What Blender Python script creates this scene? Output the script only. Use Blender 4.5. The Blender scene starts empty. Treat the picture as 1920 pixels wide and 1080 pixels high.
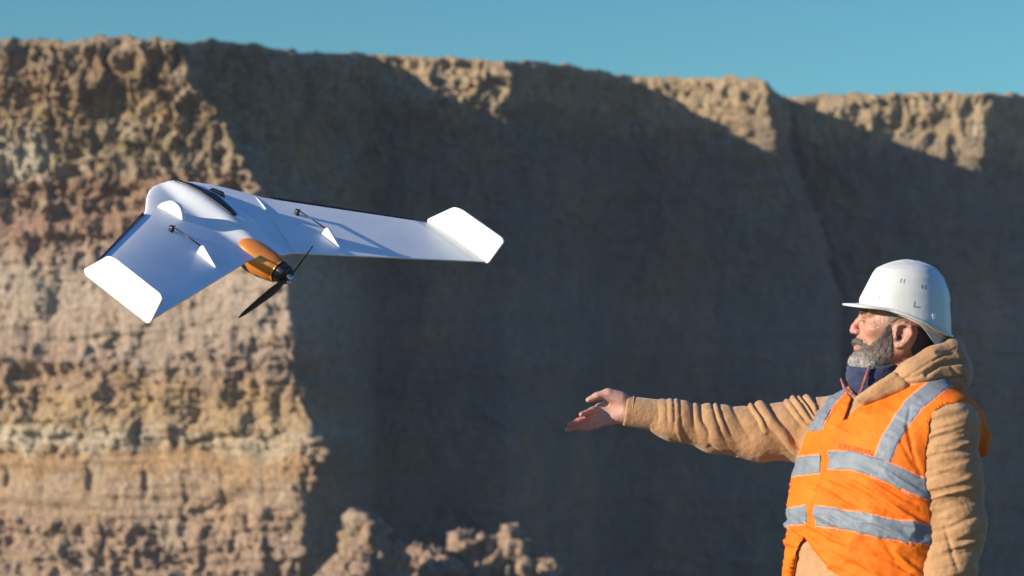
import bpy, math, numpy as np
from mathutils import Vector, Matrix
D = bpy.data
C = bpy.context.scene.collection
sc = bpy.context.scene

# ------------------------------------------------------------------ camera, sky, sun, exposure
FPX = 4330.0                      # focal length in pixels of the 1920 wide photograph
CAM = np.array([0.0, 0.0, 1.35])
PITCH = math.atan(275.0 / FPX)
cam = D.objects.new('camera', D.cameras.new('camera'))
C.objects.link(cam)
cam.location = CAM
cam.rotation_euler = (math.pi / 2 + PITCH, 0, 0)
cam.data.sensor_width = 36.0
cam.data.lens = 36.0 * FPX / 1920.0
cam.data.clip_start = 0.1
cam.data.clip_end = 6000
cam.data.dof.use_dof = True
cam.data.dof.focus_distance = 6.2
cam.data.dof.aperture_fstop = 5.0
sc.camera = cam

SUN_AZ = math.radians(67)         # the light travels this far to the right of the view axis
SUN_EL = math.radians(17)
world = D.worlds.new('World')
sc.world = world
world.use_nodes = True
wn, wl = world.node_tree.nodes, world.node_tree.links
bg = wn['Background']
sky = wn.new('ShaderNodeTexSky')
sky.sky_type = 'NISHITA'
sky.sun_disc = False
sky.sun_elevation = SUN_EL
sky.sun_rotation = SUN_AZ + math.pi
sky.air_density = 1.0
sky.dust_density = 0.2
sky.ozone_density = 2.0
tint = wn.new('ShaderNodeMix')
tint.data_type = 'RGBA'
tint.blend_type = 'MULTIPLY'
tint.inputs['Factor'].default_value = 1.0
# the sky deepens to blue towards the zenith
stc = wn.new('ShaderNodeTexCoord'); ssep = wn.new('ShaderNodeSeparateXYZ'); sramp = wn.new('ShaderNodeValToRGB')
wl.new(stc.outputs['Generated'], ssep.inputs[0]); wl.new(ssep.outputs[2], sramp.inputs[0])
sramp.color_ramp.elements[0].position = 0.17; sramp.color_ramp.elements[0].color = (0.31, 0.61, 0.62, 1)
sramp.color_ramp.elements[1].position = 0.55; sramp.color_ramp.elements[1].color = (0.21, 0.48, 1.04, 1)
wl.new(sramp.outputs[0], tint.inputs[7])
wl.new(sky.outputs[0], tint.inputs[6])
wl.new(tint.outputs[2], bg.inputs[0])
bg.inputs[1].default_value = 0.105

sun = D.objects.new('sun', D.lights.new('sun', 'SUN'))
C.objects.link(sun)
sun.data.energy = 4.8
sun.data.angle = math.radians(0.5)
sun.data.color = (1.0, 0.87, 0.70)
TRAVEL = Vector((math.sin(SUN_AZ) * math.cos(SUN_EL), math.cos(SUN_AZ) * math.cos(SUN_EL), -math.sin(SUN_EL)))
sun.rotation_euler = TRAVEL.to_track_quat('-Z', 'Y').to_euler()
sc.view_settings.view_transform = 'Standard'
sc.view_settings.look = 'None'
sc.view_settings.exposure = 0.78
sc.view_settings.gamma = 1.0
sc.cycles.max_bounces = 6
sc.cycles.use_denoising = True

# ------------------------------------------------------------------ helpers
_cp, _sp = math.cos(PITCH), math.sin(PITCH)
FWD = np.array([0, _cp, _sp]); UPV = np.array([0, -_sp, _cp]); RGT = np.array([1.0, 0, 0])

def at(px, py, y):
    """the point at world depth y seen at photo pixel (px, py)"""
    d = FWD + (px - 960) / FPX * RGT + (540 - py) / FPX * UPV
    return CAM + d * ((y - CAM[1]) / d[1])

def mesh_object(name, verts, faces, mat=None, parent=None, smooth=True, link=True):
    me = D.meshes.new(name)
    verts = np.asarray(verts, dtype=np.float32)
    if isinstance(faces, np.ndarray) and faces.ndim == 2:
        n, k = faces.shape
        me.vertices.add(len(verts)); me.vertices.foreach_set('co', verts.ravel())
        me.loops.add(n * k); me.loops.foreach_set('vertex_index', faces.astype(np.int32).ravel())
        me.polygons.add(n)
        me.polygons.foreach_set('loop_start', np.arange(0, n * k, k, dtype=np.int32))
        me.polygons.foreach_set('loop_total', np.full(n, k, dtype=np.int32))
        me.update(calc_edges=True)
    else:
        me.from_pydata([tuple(v) for v in verts], [], [tuple(f) for f in faces])
        me.update()
    me.validate()
    me.polygons.foreach_set('use_smooth', np.full(len(me.polygons), bool(smooth)))
    o = D.objects.new(name, me)
    if mat: me.materials.append(mat)
    if link: C.objects.link(o)
    if parent: o.parent = parent
    return o

def tag(o, label, cat=None, group=None, kind=None):
    if label: o['label'] = label
    if cat: o['category'] = cat
    if group: o['group'] = group
    if kind: o['kind'] = kind
    return o

def empty(name, loc=(0, 0, 0)):
    o = D.objects.new(name, None); C.objects.link(o); o.location = loc
    o.empty_display_size = 0.1
    return o

def part(name, verts, faces, mat, parent, smooth=True):
    """a mesh given in world coordinates, parented to an unrotated empty chain"""
    off = np.array(world_loc(parent))
    return mesh_object(name, np.asarray(verts) - off, faces, mat, parent, smooth)

def world_loc(o):
    p = Vector((0, 0, 0))
    while o is not None:
        p = p + o.location; o = o.parent
    return p

# -- numpy noise
def _hash(ix, iy, iz, seed):
    h = (ix.astype(np.int64) * 374761393 + iy.astype(np.int64) * 668265263 + iz.astype(np.int64) * 2147483647 + seed * 1274126177) & 0xFFFFFFFF
    h = ((h ^ (h >> 13)) * 1274126177) & 0xFFFFFFFF
    h = ((h ^ (h >> 16)) * 2246822519) & 0xFFFFFFFF
    return ((h ^ (h >> 15)) & 0xFFFFFF) / float(0xFFFFFF)

def vnoise(P, seed=0):
    """smooth value noise in -1..1"""
    I = np.floor(P).astype(np.int64); F = P - I
    F = F * F * F * (F * (F * 6 - 15) + 10)
    r = 0
    for dx in (0, 1):
        wx = F[..., 0] if dx else 1 - F[..., 0]
        for dy in (0, 1):
            wy = F[..., 1] if dy else 1 - F[..., 1]
            for dz in (0, 1):
                wz = F[..., 2] if dz else 1 - F[..., 2]
                r = r + wx * wy * wz * _hash(I[..., 0] + dx, I[..., 1] + dy, I[..., 2] + dz, seed)
    return r * 2 - 1

def fbm(P, octaves=4, seed=0, gain=0.5, lac=2.03):
    r = 0; a = 1.0; t = 0
    for o in range(octaves):
        r = r + a * vnoise(P * (lac ** o) + o * 17.3, seed + o); t += a; a *= gain
    return r / t

def worley(P, seed=0):
    """distance to the nearest and the second nearest feature point"""
    I = np.floor(P).astype(np.int64)
    f1 = np.full(P.shape[:-1], 9.0); f2 = np.full(P.shape[:-1], 9.0)
    for dx in (-1, 0, 1):
        for dy in (-1, 0, 1):
            for dz in (-1, 0, 1):
                J = I + np.array([dx, dy, dz])
                q = np.stack([J[..., 0] + _hash(J[..., 0], J[..., 1], J[..., 2], seed),
                              J[..., 1] + _hash(J[..., 0], J[..., 1], J[..., 2], seed + 7),
                              J[..., 2] + _hash(J[..., 0], J[..., 1], J[..., 2], seed + 13)], -1)
                d = np.sqrt(((P - q) ** 2).sum(-1))
                f2 = np.where(d < f1, f1, np.minimum(f2, d)); f1 = np.minimum(f1, d)
    return f1, f2

def sstep(a, b, x):
    t = np.clip((x - a) / (b - a), 0, 1)
    return t * t * (3 - 2 * t)

# -- signed distance shapes, meshed with surface nets on sparse blocks
class Prim:
    def __init__(self, f, c, r): self.f, self.c, self.r = f, np.asarray(c, float), float(r)

def cone(a, b, ra, rb):
    a, b = np.asarray(a, float), np.asarray(b, float)
    ab = b - a; L2 = max(ab @ ab, 1e-12)
    def f(P):
        t = np.clip(((P - a) @ ab) / L2, 0, 1)
        return np.sqrt((((P - a) - t[..., None] * ab) ** 2).sum(-1)) - (ra + (rb - ra) * t)
    return Prim(f, (a + b) / 2, math.sqrt(L2) / 2 + max(ra, rb))

def ellipsoid(c, r, axes=None):
    c, r = np.asarray(c, float), np.asarray(r, float)
    A = np.eye(3) if axes is None else np.asarray(axes, float)   # rows are the axes
    def f(P):
        q = (P - c) @ A.T
        k0 = np.sqrt(((q / r) ** 2).sum(-1)); k1 = np.sqrt(((q / (r * r)) ** 2).sum(-1)) + 1e-9
        return k0 * (k0 - 1) / k1
    return Prim(f, c, r.max())

def boxp(c, h, rnd, axes=None):
    c, h = np.asarray(c, float), np.asarray(h, float)
    A = np.eye(3) if axes is None else np.asarray(axes, float)
    def f(P):
        q = np.abs((P - c) @ A.T) - (h - rnd)
        return np.sqrt((np.maximum(q, 0) ** 2).sum(-1)) + np.minimum(q.max(-1), 0) - rnd
    return Prim(f, c, float(np.linalg.norm(h)))

def tube(pts, rad, k=None):
    pts = [np.asarray(p, float) for p in pts]
    prims = [cone(pts[i], pts[i + 1], rad[i], rad[i + 1]) for i in range(len(pts) - 1)]
    allp = np.array(pts); c = (allp.min(0) + allp.max(0)) / 2
    kk = 0.0 if k is None else k
    def f(P):
        d = prims[0].f(P)
        for p in prims[1:]: d = smin(d, p.f(P), kk)
        return d
    return Prim(f, c, np.linalg.norm(allp - c, axis=1).max() + max(rad))

def smin(a, b, k):
    if k <= 0: return np.minimum(a, b)
    h = np.maximum(k - np.abs(a - b), 0) / k
    return np.minimum(a, b) - h * h * k * 0.25

def smax(a, b, k): return -smin(-a, -b, k)

class Shape:
    """ops: ('u'|'s'|'i', prim, k) union, subtract, intersect; ('d', f, None) f(P, d) -> d"""
    def __init__(self): self.ops = []
    def u(self, p, k=0.0): self.ops.append(('u', p, k)); return self
    def s(self, p, k=0.0): self.ops.append(('s', p, k)); return self
    def i(self, f, k=0.0): self.ops.append(('i', f, k)); return self
    def d(self, f): self.ops.append(('d', f, 0)); return self
    def ev(self, P, c=None, r=1e9):
        d = np.full(P.shape[:-1], 0.5)
        if c is not None:
            if getattr(self, 'cache_n', -1) != len(self.ops):
                self.cache_n = len(self.ops)
                self.cc = np.array([p.c if op in 'us' else (0, 0, 0) for op, p, k in self.ops], float)
                self.cr = np.array([p.r + k + 0.04 if op in 'us' else 1e9 for op, p, k in self.ops])
            near = ((self.cc - c) ** 2).sum(1) < (self.cr + r) ** 2
            ops = [self.ops[i] for i in np.flatnonzero(near)]
        else: ops = self.ops
        for op, p, k in ops:
            if op in 'us':
                d = smin(d, p.f(P), k) if op == 'u' else smax(d, -p.f(P), k)
            elif op == 'i': d = smax(d, p(P), k)
            else: d = p(P, d)
        return d
    def box(self, pad=0.03):
        us = [p for op, p, k in self.ops if op == 'u']
        return np.min([p.c - p.r for p in us], 0) - pad, np.max([p.c + p.r for p in us], 0) + pad

def nets(shape, h, lo=None, hi=None, B=12, slack=1.35):
    """naive surface nets of a Shape on sparse blocks of B cells"""
    if lo is None: lo, hi = shape.box()
    lo, hi = np.asarray(lo, float), np.asarray(hi, float)
    nb = np.ceil((hi - lo) / (h * B)).astype(int)
    g = np.stack(np.meshgrid(*[np.arange(B + 1)] * 3, indexing='ij'), -1)
    rad = h * B * math.sqrt(3) / 2
    dims = nb * B + 1
    corners = np.array([(i, j, k) for i in (0, 1) for j in (0, 1) for k in (0, 1)])
    edges = [(a, b) for a in range(8) for b in range(a + 1, 8) if np.abs(corners[a] - corners[b]).sum() == 1]
    ids, pos, quads = [], [], []
    def cid(ijk): return (ijk[..., 0] * dims[1] + ijk[..., 1]) * dims[2] + ijk[..., 2]
    BX = np.stack(np.meshgrid(*[np.arange(n) for n in nb], indexing='ij'), -1).reshape(-1, 3)
    for b in BX:
        c0 = lo + b * B * h; cc = c0 + B * h / 2
        d0 = shape.ev(cc[None], cc, rad)[0]
        if abs(d0) > rad * slack + 0.012: continue
        V = shape.ev(c0 + g * h, cc, rad)
        S = V < 0
        if S.all() or not S.any(): continue
        cs = [V[c[0]:B + c[0], c[1]:B + c[1], c[2]:B + c[2]] for c in corners]
        sg = np.stack([x < 0 for x in cs], 0)
        act = sg.any(0) & ~sg.all(0)
        idx = np.argwhere(act)
        if len(idx) == 0: continue
        cv = np.stack([x[act] for x in cs], 1)
        acc = np.zeros((len(idx), 3)); cnt = np.zeros(len(idx))
        for a, e in edges:
            va, ve = cv[:, a], cv[:, e]
            m = (va < 0) != (ve < 0)
            t = np.where(m, va / np.where(m, va - ve, 1), 0)
            acc += m[:, None] * (corners[a] + t[:, None] * (corners[e] - corners[a])); cnt += m
        gi = idx + b * B
        ids.append(cid(gi)); pos.append(lo + (gi + acc / cnt[:, None]) * h)
        for ax in range(3):
            o1, o2 = (ax + 1) % 3, (ax + 2) % 3
            sl0 = [slice(0, B)] * 3; sl1 = [slice(0, B)] * 3; sl1[ax] = slice(1, B + 1)
            A_, B_ = S[tuple(sl0)], S[tuple(sl1)]
            e = np.argwhere(A_ != B_)
            if len(e) == 0: continue
            flip = A_[tuple(e.T)]
            ge = e + b * B
            u1 = np.zeros(3, int); u1[o1] = 1; u2 = np.zeros(3, int); u2[o2] = 1
            q = np.stack([cid(ge - u1 - u2), cid(ge - u2), cid(ge), cid(ge - u1)], 1)
            q[~flip] = q[~flip][:, ::-1]
            quads.append(q)
    ids = np.concatenate(ids); pos = np.concatenate(pos); quads = np.concatenate(quads)
    order = np.argsort(ids); ids = ids[order]; pos = pos[order]
    ids, first = np.unique(ids, return_index=True); pos = pos[first]
    q = np.searchsorted(ids, quads); q = np.clip(q, 0, len(ids) - 1)
    ok = (ids[q] == quads).all(1)
    return pos, q[ok]

def vnormals(v, f):
    a, b, c, d = (v[f[:, i]] for i in range(4))
    n = np.cross(c - a, d - b)
    N = np.zeros_like(v)
    for i in range(4):
        for j in range(3): N[:, j] += np.bincount(f[:, i], n[:, j], len(v))
    return N / (np.linalg.norm(N, axis=1, keepdims=True) + 1e-12)

def relax(v, f, it=2, w=0.5):
    e = np.concatenate([f[:, [0, 1]], f[:, [1, 2]], f[:, [2, 3]], f[:, [3, 0]]])
    e = np.concatenate([e, e[:, ::-1]])
    cnt = np.bincount(e[:, 0], minlength=len(v))[:, None] + 1e-9
    for _ in range(it):
        s = np.stack([np.bincount(e[:, 0], v[e[:, 1], j], len(v)) for j in range(3)], 1)
        v = v * (1 - w) + w * s / cnt
    return v

def sdf_part(name, shape, h, mat, parent, disp=None, lo=None, hi=None, it=2, B=12):
    v, f = nets(shape, h, lo, hi, B)
    v = relax(v, f, it)
    if disp is not None:
        n = vnormals(v, f); v = v + n * disp(v, n)[:, None]
    return part(name, v, f, mat, parent)

# -- materials
def new_mat(name):
    m = D.materials.new(name); m.use_nodes = True
    nt = m.node_tree
    return m, nt, nt.nodes['Principled BSDF']

def node(nt, typ, **kw):
    n = nt.nodes.new(typ)
    for k, v in kw.items():
        if hasattr(n, k): setattr(n, k, v)
        else: n.inputs[k].default_value = v
    return n

def noise_node(nt, vec, scale, detail=4, rough=0.6, vscale=None):
    n = node(nt, 'ShaderNodeTexNoise'); n.inputs['Scale'].default_value = scale
    n.inputs['Detail'].default_value = detail; n.inputs['Roughness'].default_value = rough
    if vscale:
        mp = node(nt, 'ShaderNodeMapping'); mp.inputs['Scale'].default_value = vscale
        nt.links.new(vec, mp.inputs[0]); vec = mp.outputs[0]
    nt.links.new(vec, n.inputs['Vector'])
    return n

def ramp(nt, fac, stops):
    r = node(nt, 'ShaderNodeValToRGB')
    el = r.color_ramp.elements
    while len(el) > 1: el.remove(el[-1])
    el[0].position, el[0].color = stops[0][0], (*stops[0][1], 1)
    for p, c in stops[1:]:
        e = el.new(p); e.color = (*c, 1)
    nt.links.new(fac, r.inputs[0])
    return r

def mixc(nt, a, b, fac, mode='MIX'):
    m = node(nt, 'ShaderNodeMix'); m.data_type = 'RGBA'; m.blend_type = mode
    for sock, v in ((m.inputs[6], a), (m.inputs[7], b), (m.inputs[0], fac)):
        if hasattr(v, 'links'): nt.links.new(v, sock)
        elif isinstance(v, (int, float)): sock.default_value = v
        else: sock.default_value = (*v, 1)
    return m.outputs[2]

def math_n(nt, op, a, b=0.0, clamp=False):
    m = node(nt, 'ShaderNodeMath'); m.operation = op; m.use_clamp = clamp
    for sock, v in ((m.inputs[0], a), (m.inputs[1], b)):
        if hasattr(v, 'links'): nt.links.new(v, sock)
        else: sock.default_value = v
    return m.outputs[0]

def bump(nt, bsdf, height, dist=0.01, strength=1.0):
    b = node(nt, 'ShaderNodeBump'); b.inputs['Distance'].default_value = dist; b.inputs['Strength'].default_value = strength
    nt.links.new(height, b.inputs['Height']); nt.links.new(b.outputs[0], bsdf.inputs['Normal'])

def plain(name, col, rough=0.6, var=0.12, scale=30, bump_d=0.0, bscale=200, metal=0.0, spec=0.5):
    m, nt, b = new_mat(name)
    tc = node(nt, 'ShaderNodeTexCoord')
    n = noise_node(nt, tc.outputs['Object'], scale, 4)
    c = mixc(nt, tuple(x * (1 - var) for x in col), tuple(min(1, x * (1 + var)) for x in col), n.outputs[0])
    nt.links.new(c, b.inputs['Base Color'])
    b.inputs['Roughness'].default_value = rough; b.inputs['Metallic'].default_value = metal
    b.inputs['Specular IOR Level'].default_value = spec
    if bump_d:
        n2 = noise_node(nt, tc.outputs['Object'], bscale, 3)
        bump(nt, b, n2.outputs[0], bump_d)
    return m
# ------------------------------------------------------------------ the quarry wall
def earth_material(name, east_shade=True):
    m, nt, b = new_mat(name)
    geo = node(nt, 'ShaderNodeNewGeometry')
    P = geo.outputs['Position']
    sep = node(nt, 'ShaderNodeSeparateXYZ'); nt.links.new(P, sep.inputs[0])
    warp = noise_node(nt, P, 0.55, 5, 0.6)
    warp2 = noise_node(nt, P, 2.6, 4, 0.65)
    z = math_n(nt, 'ADD', sep.outputs[2], math_n(nt, 'MULTIPLY', math_n(nt, 'SUBTRACT', warp.outputs[0], 0.5), 1.5))
    z = math_n(nt, 'ADD', z, math_n(nt, 'MULTIPLY', math_n(nt, 'SUBTRACT', warp2.outputs[0], 0.5), 0.55))
    fac = math_n(nt, 'DIVIDE', math_n(nt, 'ADD', z, 3.0), 13.5)
    def f(zz): return (zz + 3.0) / 13.5
    st = ramp(nt, fac, [
        (f(-3.0), (0.373, 0.273, 0.206)), (f(-1.4), (0.448, 0.327, 0.244)), (f(-0.5), (0.470, 0.334, 0.235)), (f(0.35), (0.495, 0.360, 0.245)),
        (f(0.55), (0.489, 0.317, 0.181)), (f(0.95), (0.501, 0.329, 0.189)), (f(1.10), (0.603, 0.488, 0.346)), (f(1.35), (0.617, 0.508, 0.377)),
        (f(1.5), (0.521, 0.384, 0.233)), (f(2.1), (0.494, 0.353, 0.212)), (f(2.6), (0.420, 0.289, 0.200)), (f(3.2), (0.461, 0.340, 0.267)),
        (f(4.1), (0.515, 0.410, 0.322)), (f(4.9), (0.517, 0.428, 0.340)), (f(5.5), (0.445, 0.315, 0.237)), (f(6.1), (0.367, 0.232, 0.168)),
        (f(6.5), (0.398, 0.293, 0.210)), (f(6.9), (0.439, 0.350, 0.251)), (f(7.6), (0.387, 0.298, 0.193)), (f(8.4), (0.420, 0.300, 0.174)),
        (f(9.2), (0.382, 0.261, 0.162)), (f(9.8), (0.373, 0.279, 0.195))])
    # right of the bluff corner the wall's shade is painted in: greyer, flatter colour below the rim
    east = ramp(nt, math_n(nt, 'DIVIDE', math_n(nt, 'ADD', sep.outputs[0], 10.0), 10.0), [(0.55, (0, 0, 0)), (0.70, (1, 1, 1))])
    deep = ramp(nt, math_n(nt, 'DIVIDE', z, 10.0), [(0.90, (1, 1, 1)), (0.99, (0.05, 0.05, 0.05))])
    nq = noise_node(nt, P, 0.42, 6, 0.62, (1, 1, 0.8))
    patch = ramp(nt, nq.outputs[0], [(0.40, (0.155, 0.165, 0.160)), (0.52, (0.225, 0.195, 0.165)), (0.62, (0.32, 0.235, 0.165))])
    shade_tone = mixc(nt, patch.outputs[0], st.outputs[0], 0.18)
    lit_lip = mixc(nt, st.outputs[0], (0.50, 0.385, 0.235), math_n(nt, 'MULTIPLY', east.outputs[0], 0.7))  # sunlit rim band of the right-hand wall painted brighter
    stc_ = mixc(nt, lit_lip, shade_tone, math_n(nt, 'MULTIPLY', east.outputs[0], deep.outputs[0]))
    quiet = math_n(nt, 'SUBTRACT', 1.0, math_n(nt, 'MULTIPLY', math_n(nt, 'MULTIPLY', east.outputs[0], deep.outputs[0]), 0.6 if east_shade else 0.0))  # mutes the markings where the wall's shade is painted
    # grey-white lime pockets and yellow sand pockets, small pebbles
    n1 = noise_node(nt, P, 0.8, 6, 0.65, (1, 1, 0.8))
    lime = ramp(nt, n1.outputs[0], [(0.56, (0, 0, 0)), (0.66, (1, 1, 1))])
    c = mixc(nt, stc_ if east_shade else st.outputs[0], (0.47, 0.42, 0.34), math_n(nt, 'MULTIPLY', math_n(nt, 'MULTIPLY', lime.outputs[0], 0.55), quiet))
    n2 = noise_node(nt, P, 1.3, 6, 0.7, (1.2, 1.2, 0.7))
    yel = ramp(nt, n2.outputs[0], [(0.55, (0, 0, 0)), (0.68, (1, 1, 1))])
    c = mixc(nt, c, (0.54, 0.37, 0.14), math_n(nt, 'MULTIPLY', math_n(nt, 'MULTIPLY', yel.outputs[0], 0.55), quiet))
    n3 = noise_node(nt, P, 3.2, 6, 0.72, (1.6, 1.6, 0.55))
    dk = ramp(nt, n3.outputs[0], [(0.30, (0.60, 0.57, 0.55)), (0.44, (0.96, 0.94, 0.92)), (0.58, (1.12, 1.11, 1.08)), (0.72, (1.5, 1.48, 1.42))])
    c = mixc(nt, c, dk.outputs[0], 1.0, 'MULTIPLY')
    n4 = noise_node(nt, P, 11.0, 5, 0.7, (1.3, 1.3, 0.8))
    d4 = ramp(nt, n4.outputs[0], [(0.32, (0.52, 0.50, 0.48)), (0.47, (1, 1, 1)), (0.70, (1.4, 1.4, 1.38))])
    c = mixc(nt, c, d4.outputs[0], 1.0, 'MULTIPLY')
    # a chalky pocket high on the left, rusty band under it
    for ctr, rx, rz, col, am in ((at(20, 305, 50.8), 1.5, 0.62, (0.66, 0.60, 0.48), 0.8), (at(210, 350, 50.2), 3.6, 0.34, (0.36, 0.17, 0.105), 0.55), (at(60, 815, 50.8), 2.6, 0.22, (0.68, 0.60, 0.44), 0.6), (at(330, 640, 50.0), 2.6, 0.9, (0.50, 0.42, 0.33), 0.35)):
        mp = node(nt, 'ShaderNodeMapping'); mp.inputs['Location'].default_value = (-ctr[0] / rx, 0, -ctr[2] / rz); mp.inputs['Scale'].default_value = (1 / rx, 0, 1 / rz)
        nt.links.new(P, mp.inputs[0])
        ln = node(nt, 'ShaderNodeVectorMath'); ln.operation = 'LENGTH'; nt.links.new(mp.outputs[0], ln.inputs[0])
        dd = math_n(nt, 'ADD', ln.outputs['Value'], math_n(nt, 'MULTIPLY', math_n(nt, 'SUBTRACT', n2.outputs[0], 0.5), 2.6))
        mk = ramp(nt, dd, [(0.55, (am, am, am)), (1.0, (0, 0, 0))])
        c = mixc(nt, c, col, mk.outputs[0])
    # cream stones and dark damp flecks scattered through the face
    n6 = noise_node(nt, P, 5.5, 4, 0.6, (1.4, 1.4, 0.7))
    fl = ramp(nt, n6.outputs[0], [(0.62, (0, 0, 0)), (0.69, (1, 1, 1))])
    c = mixc(nt, c, (0.66, 0.60, 0.50), math_n(nt, 'MULTIPLY', math_n(nt, 'MULTIPLY', fl.outputs[0], 0.75), quiet))
    df = ramp(nt, n6.outputs[0], [(0.31, (1, 1, 1)), (0.38, (0, 0, 0))])
    c = mixc(nt, c, (0.10, 0.085, 0.065), math_n(nt, 'MULTIPLY', math_n(nt, 'MULTIPLY', df.outputs[0], 0.7), quiet))
    # olive lichen and roots just below the old ground surface
    n5 = noise_node(nt, P, 1.6, 6, 0.7, (1.4, 1.4, 0.6))
    top = ramp(nt, math_n(nt, 'DIVIDE', sep.outputs[2], 10.0), [(0.62, (0, 0, 0)), (0.78, (1, 1, 1))])
    li = ramp(nt, n5.outputs[0], [(0.50, (0, 0, 0)), (0.60, (1, 1, 1))])
    c = mixc(nt, c, (0.115, 0.095, 0.05), math_n(nt, 'MULTIPLY', math_n(nt, 'MULTIPLY', math_n(nt, 'MULTIPLY', li.outputs[0], top.outputs[0]), 0.62), math_n(nt, 'SUBTRACT', 1.0, math_n(nt, 'MULTIPLY', east.outputs[0], 0.6))))
    if east_shade:
        c = mixc(nt, c, patch.outputs[0], math_n(nt, 'MULTIPLY', math_n(nt, 'MULTIPLY', east.outputs[0], deep.outputs[0]), 0.40))  # painted shade colour laid over the right-hand wall once more
    nt.links.new(c, b.inputs['Base Color'])
    b.inputs['Roughness'].default_value = 0.95
    b.inputs['Specular IOR Level'].default_value = 0.15
    nb = noise_node(nt, P, 6.0, 9, 0.78, (1.4, 1.4, 0.5))
    bump(nt, b, nb.outputs[0], 0.22, 0.9)
    return m

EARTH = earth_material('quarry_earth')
HEAP = earth_material('dug_earth', False)

RIM = [(-2600, 70), (-900, 66), (0, 78), (120, 80), (240, 75), (345, 79), (480, 86), (560, 100), (600, 104), (700, 107), (850, 110), (950, 118),
       (1060, 123), (1180, 144), (1420, 149), (1440, 158), (1465, 183), (1620, 179), (1800, 175), (1920, 181), (2300, 196), (3200, 230)]
def rim_py(px): return np.interp(px, [a for a, _ in RIM], [b for _, b in RIM])

# columns of the wall: rows (photo y, photo x) from the rim down, depth, column spacing to the next column in metres
COLS = [
    ([(0, -2600)], 58.0, 0.50),
    ([(0, -500)], 52.5, 0.10),
    ([(0, -40)], 51.0, 0.030),
    ([(78, 335), (140, 352), (200, 405), (330, 470), (420, 512), (500, 538), (600, 545), (700, 556), (790, 582), (850, 602), (890, 590), (950, 568), (1080, 566), (1500, 566)], 49.6, 0.07),
    ([(105, 690), (400, 700), (1080, 705)], 57.6, 0.055),
    ([(116, 948), (1080, 955)], 57.4, 0.055),
    ([(140, 1180), (1080, 1190)], 62.8, 0.055),
    ([(148, 1432), (230, 1445), (300, 1468), (400, 1505), (560, 1552), (1080, 1570)], 61.5, 0.055),
    ([(165, 1462), (230, 1470), (300, 1492), (400, 1526), (560, 1572), (1080, 1590)], 66.9, 0.06),
    ([(180, 1476), (230, 1490), (300, 1512), (400, 1546), (560, 1594), (1080, 1612)], 66.5, 0.06),
    ([(175, 1845), (1080, 1850)], 66.0, 0.06),
    ([(181, 2010), (1080, 2010)], 68.5, 0.10),
    ([(200, 2700)], 74.0, 0.6),
    ([(230, 4200)], 84.0, 0.6),
]

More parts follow.
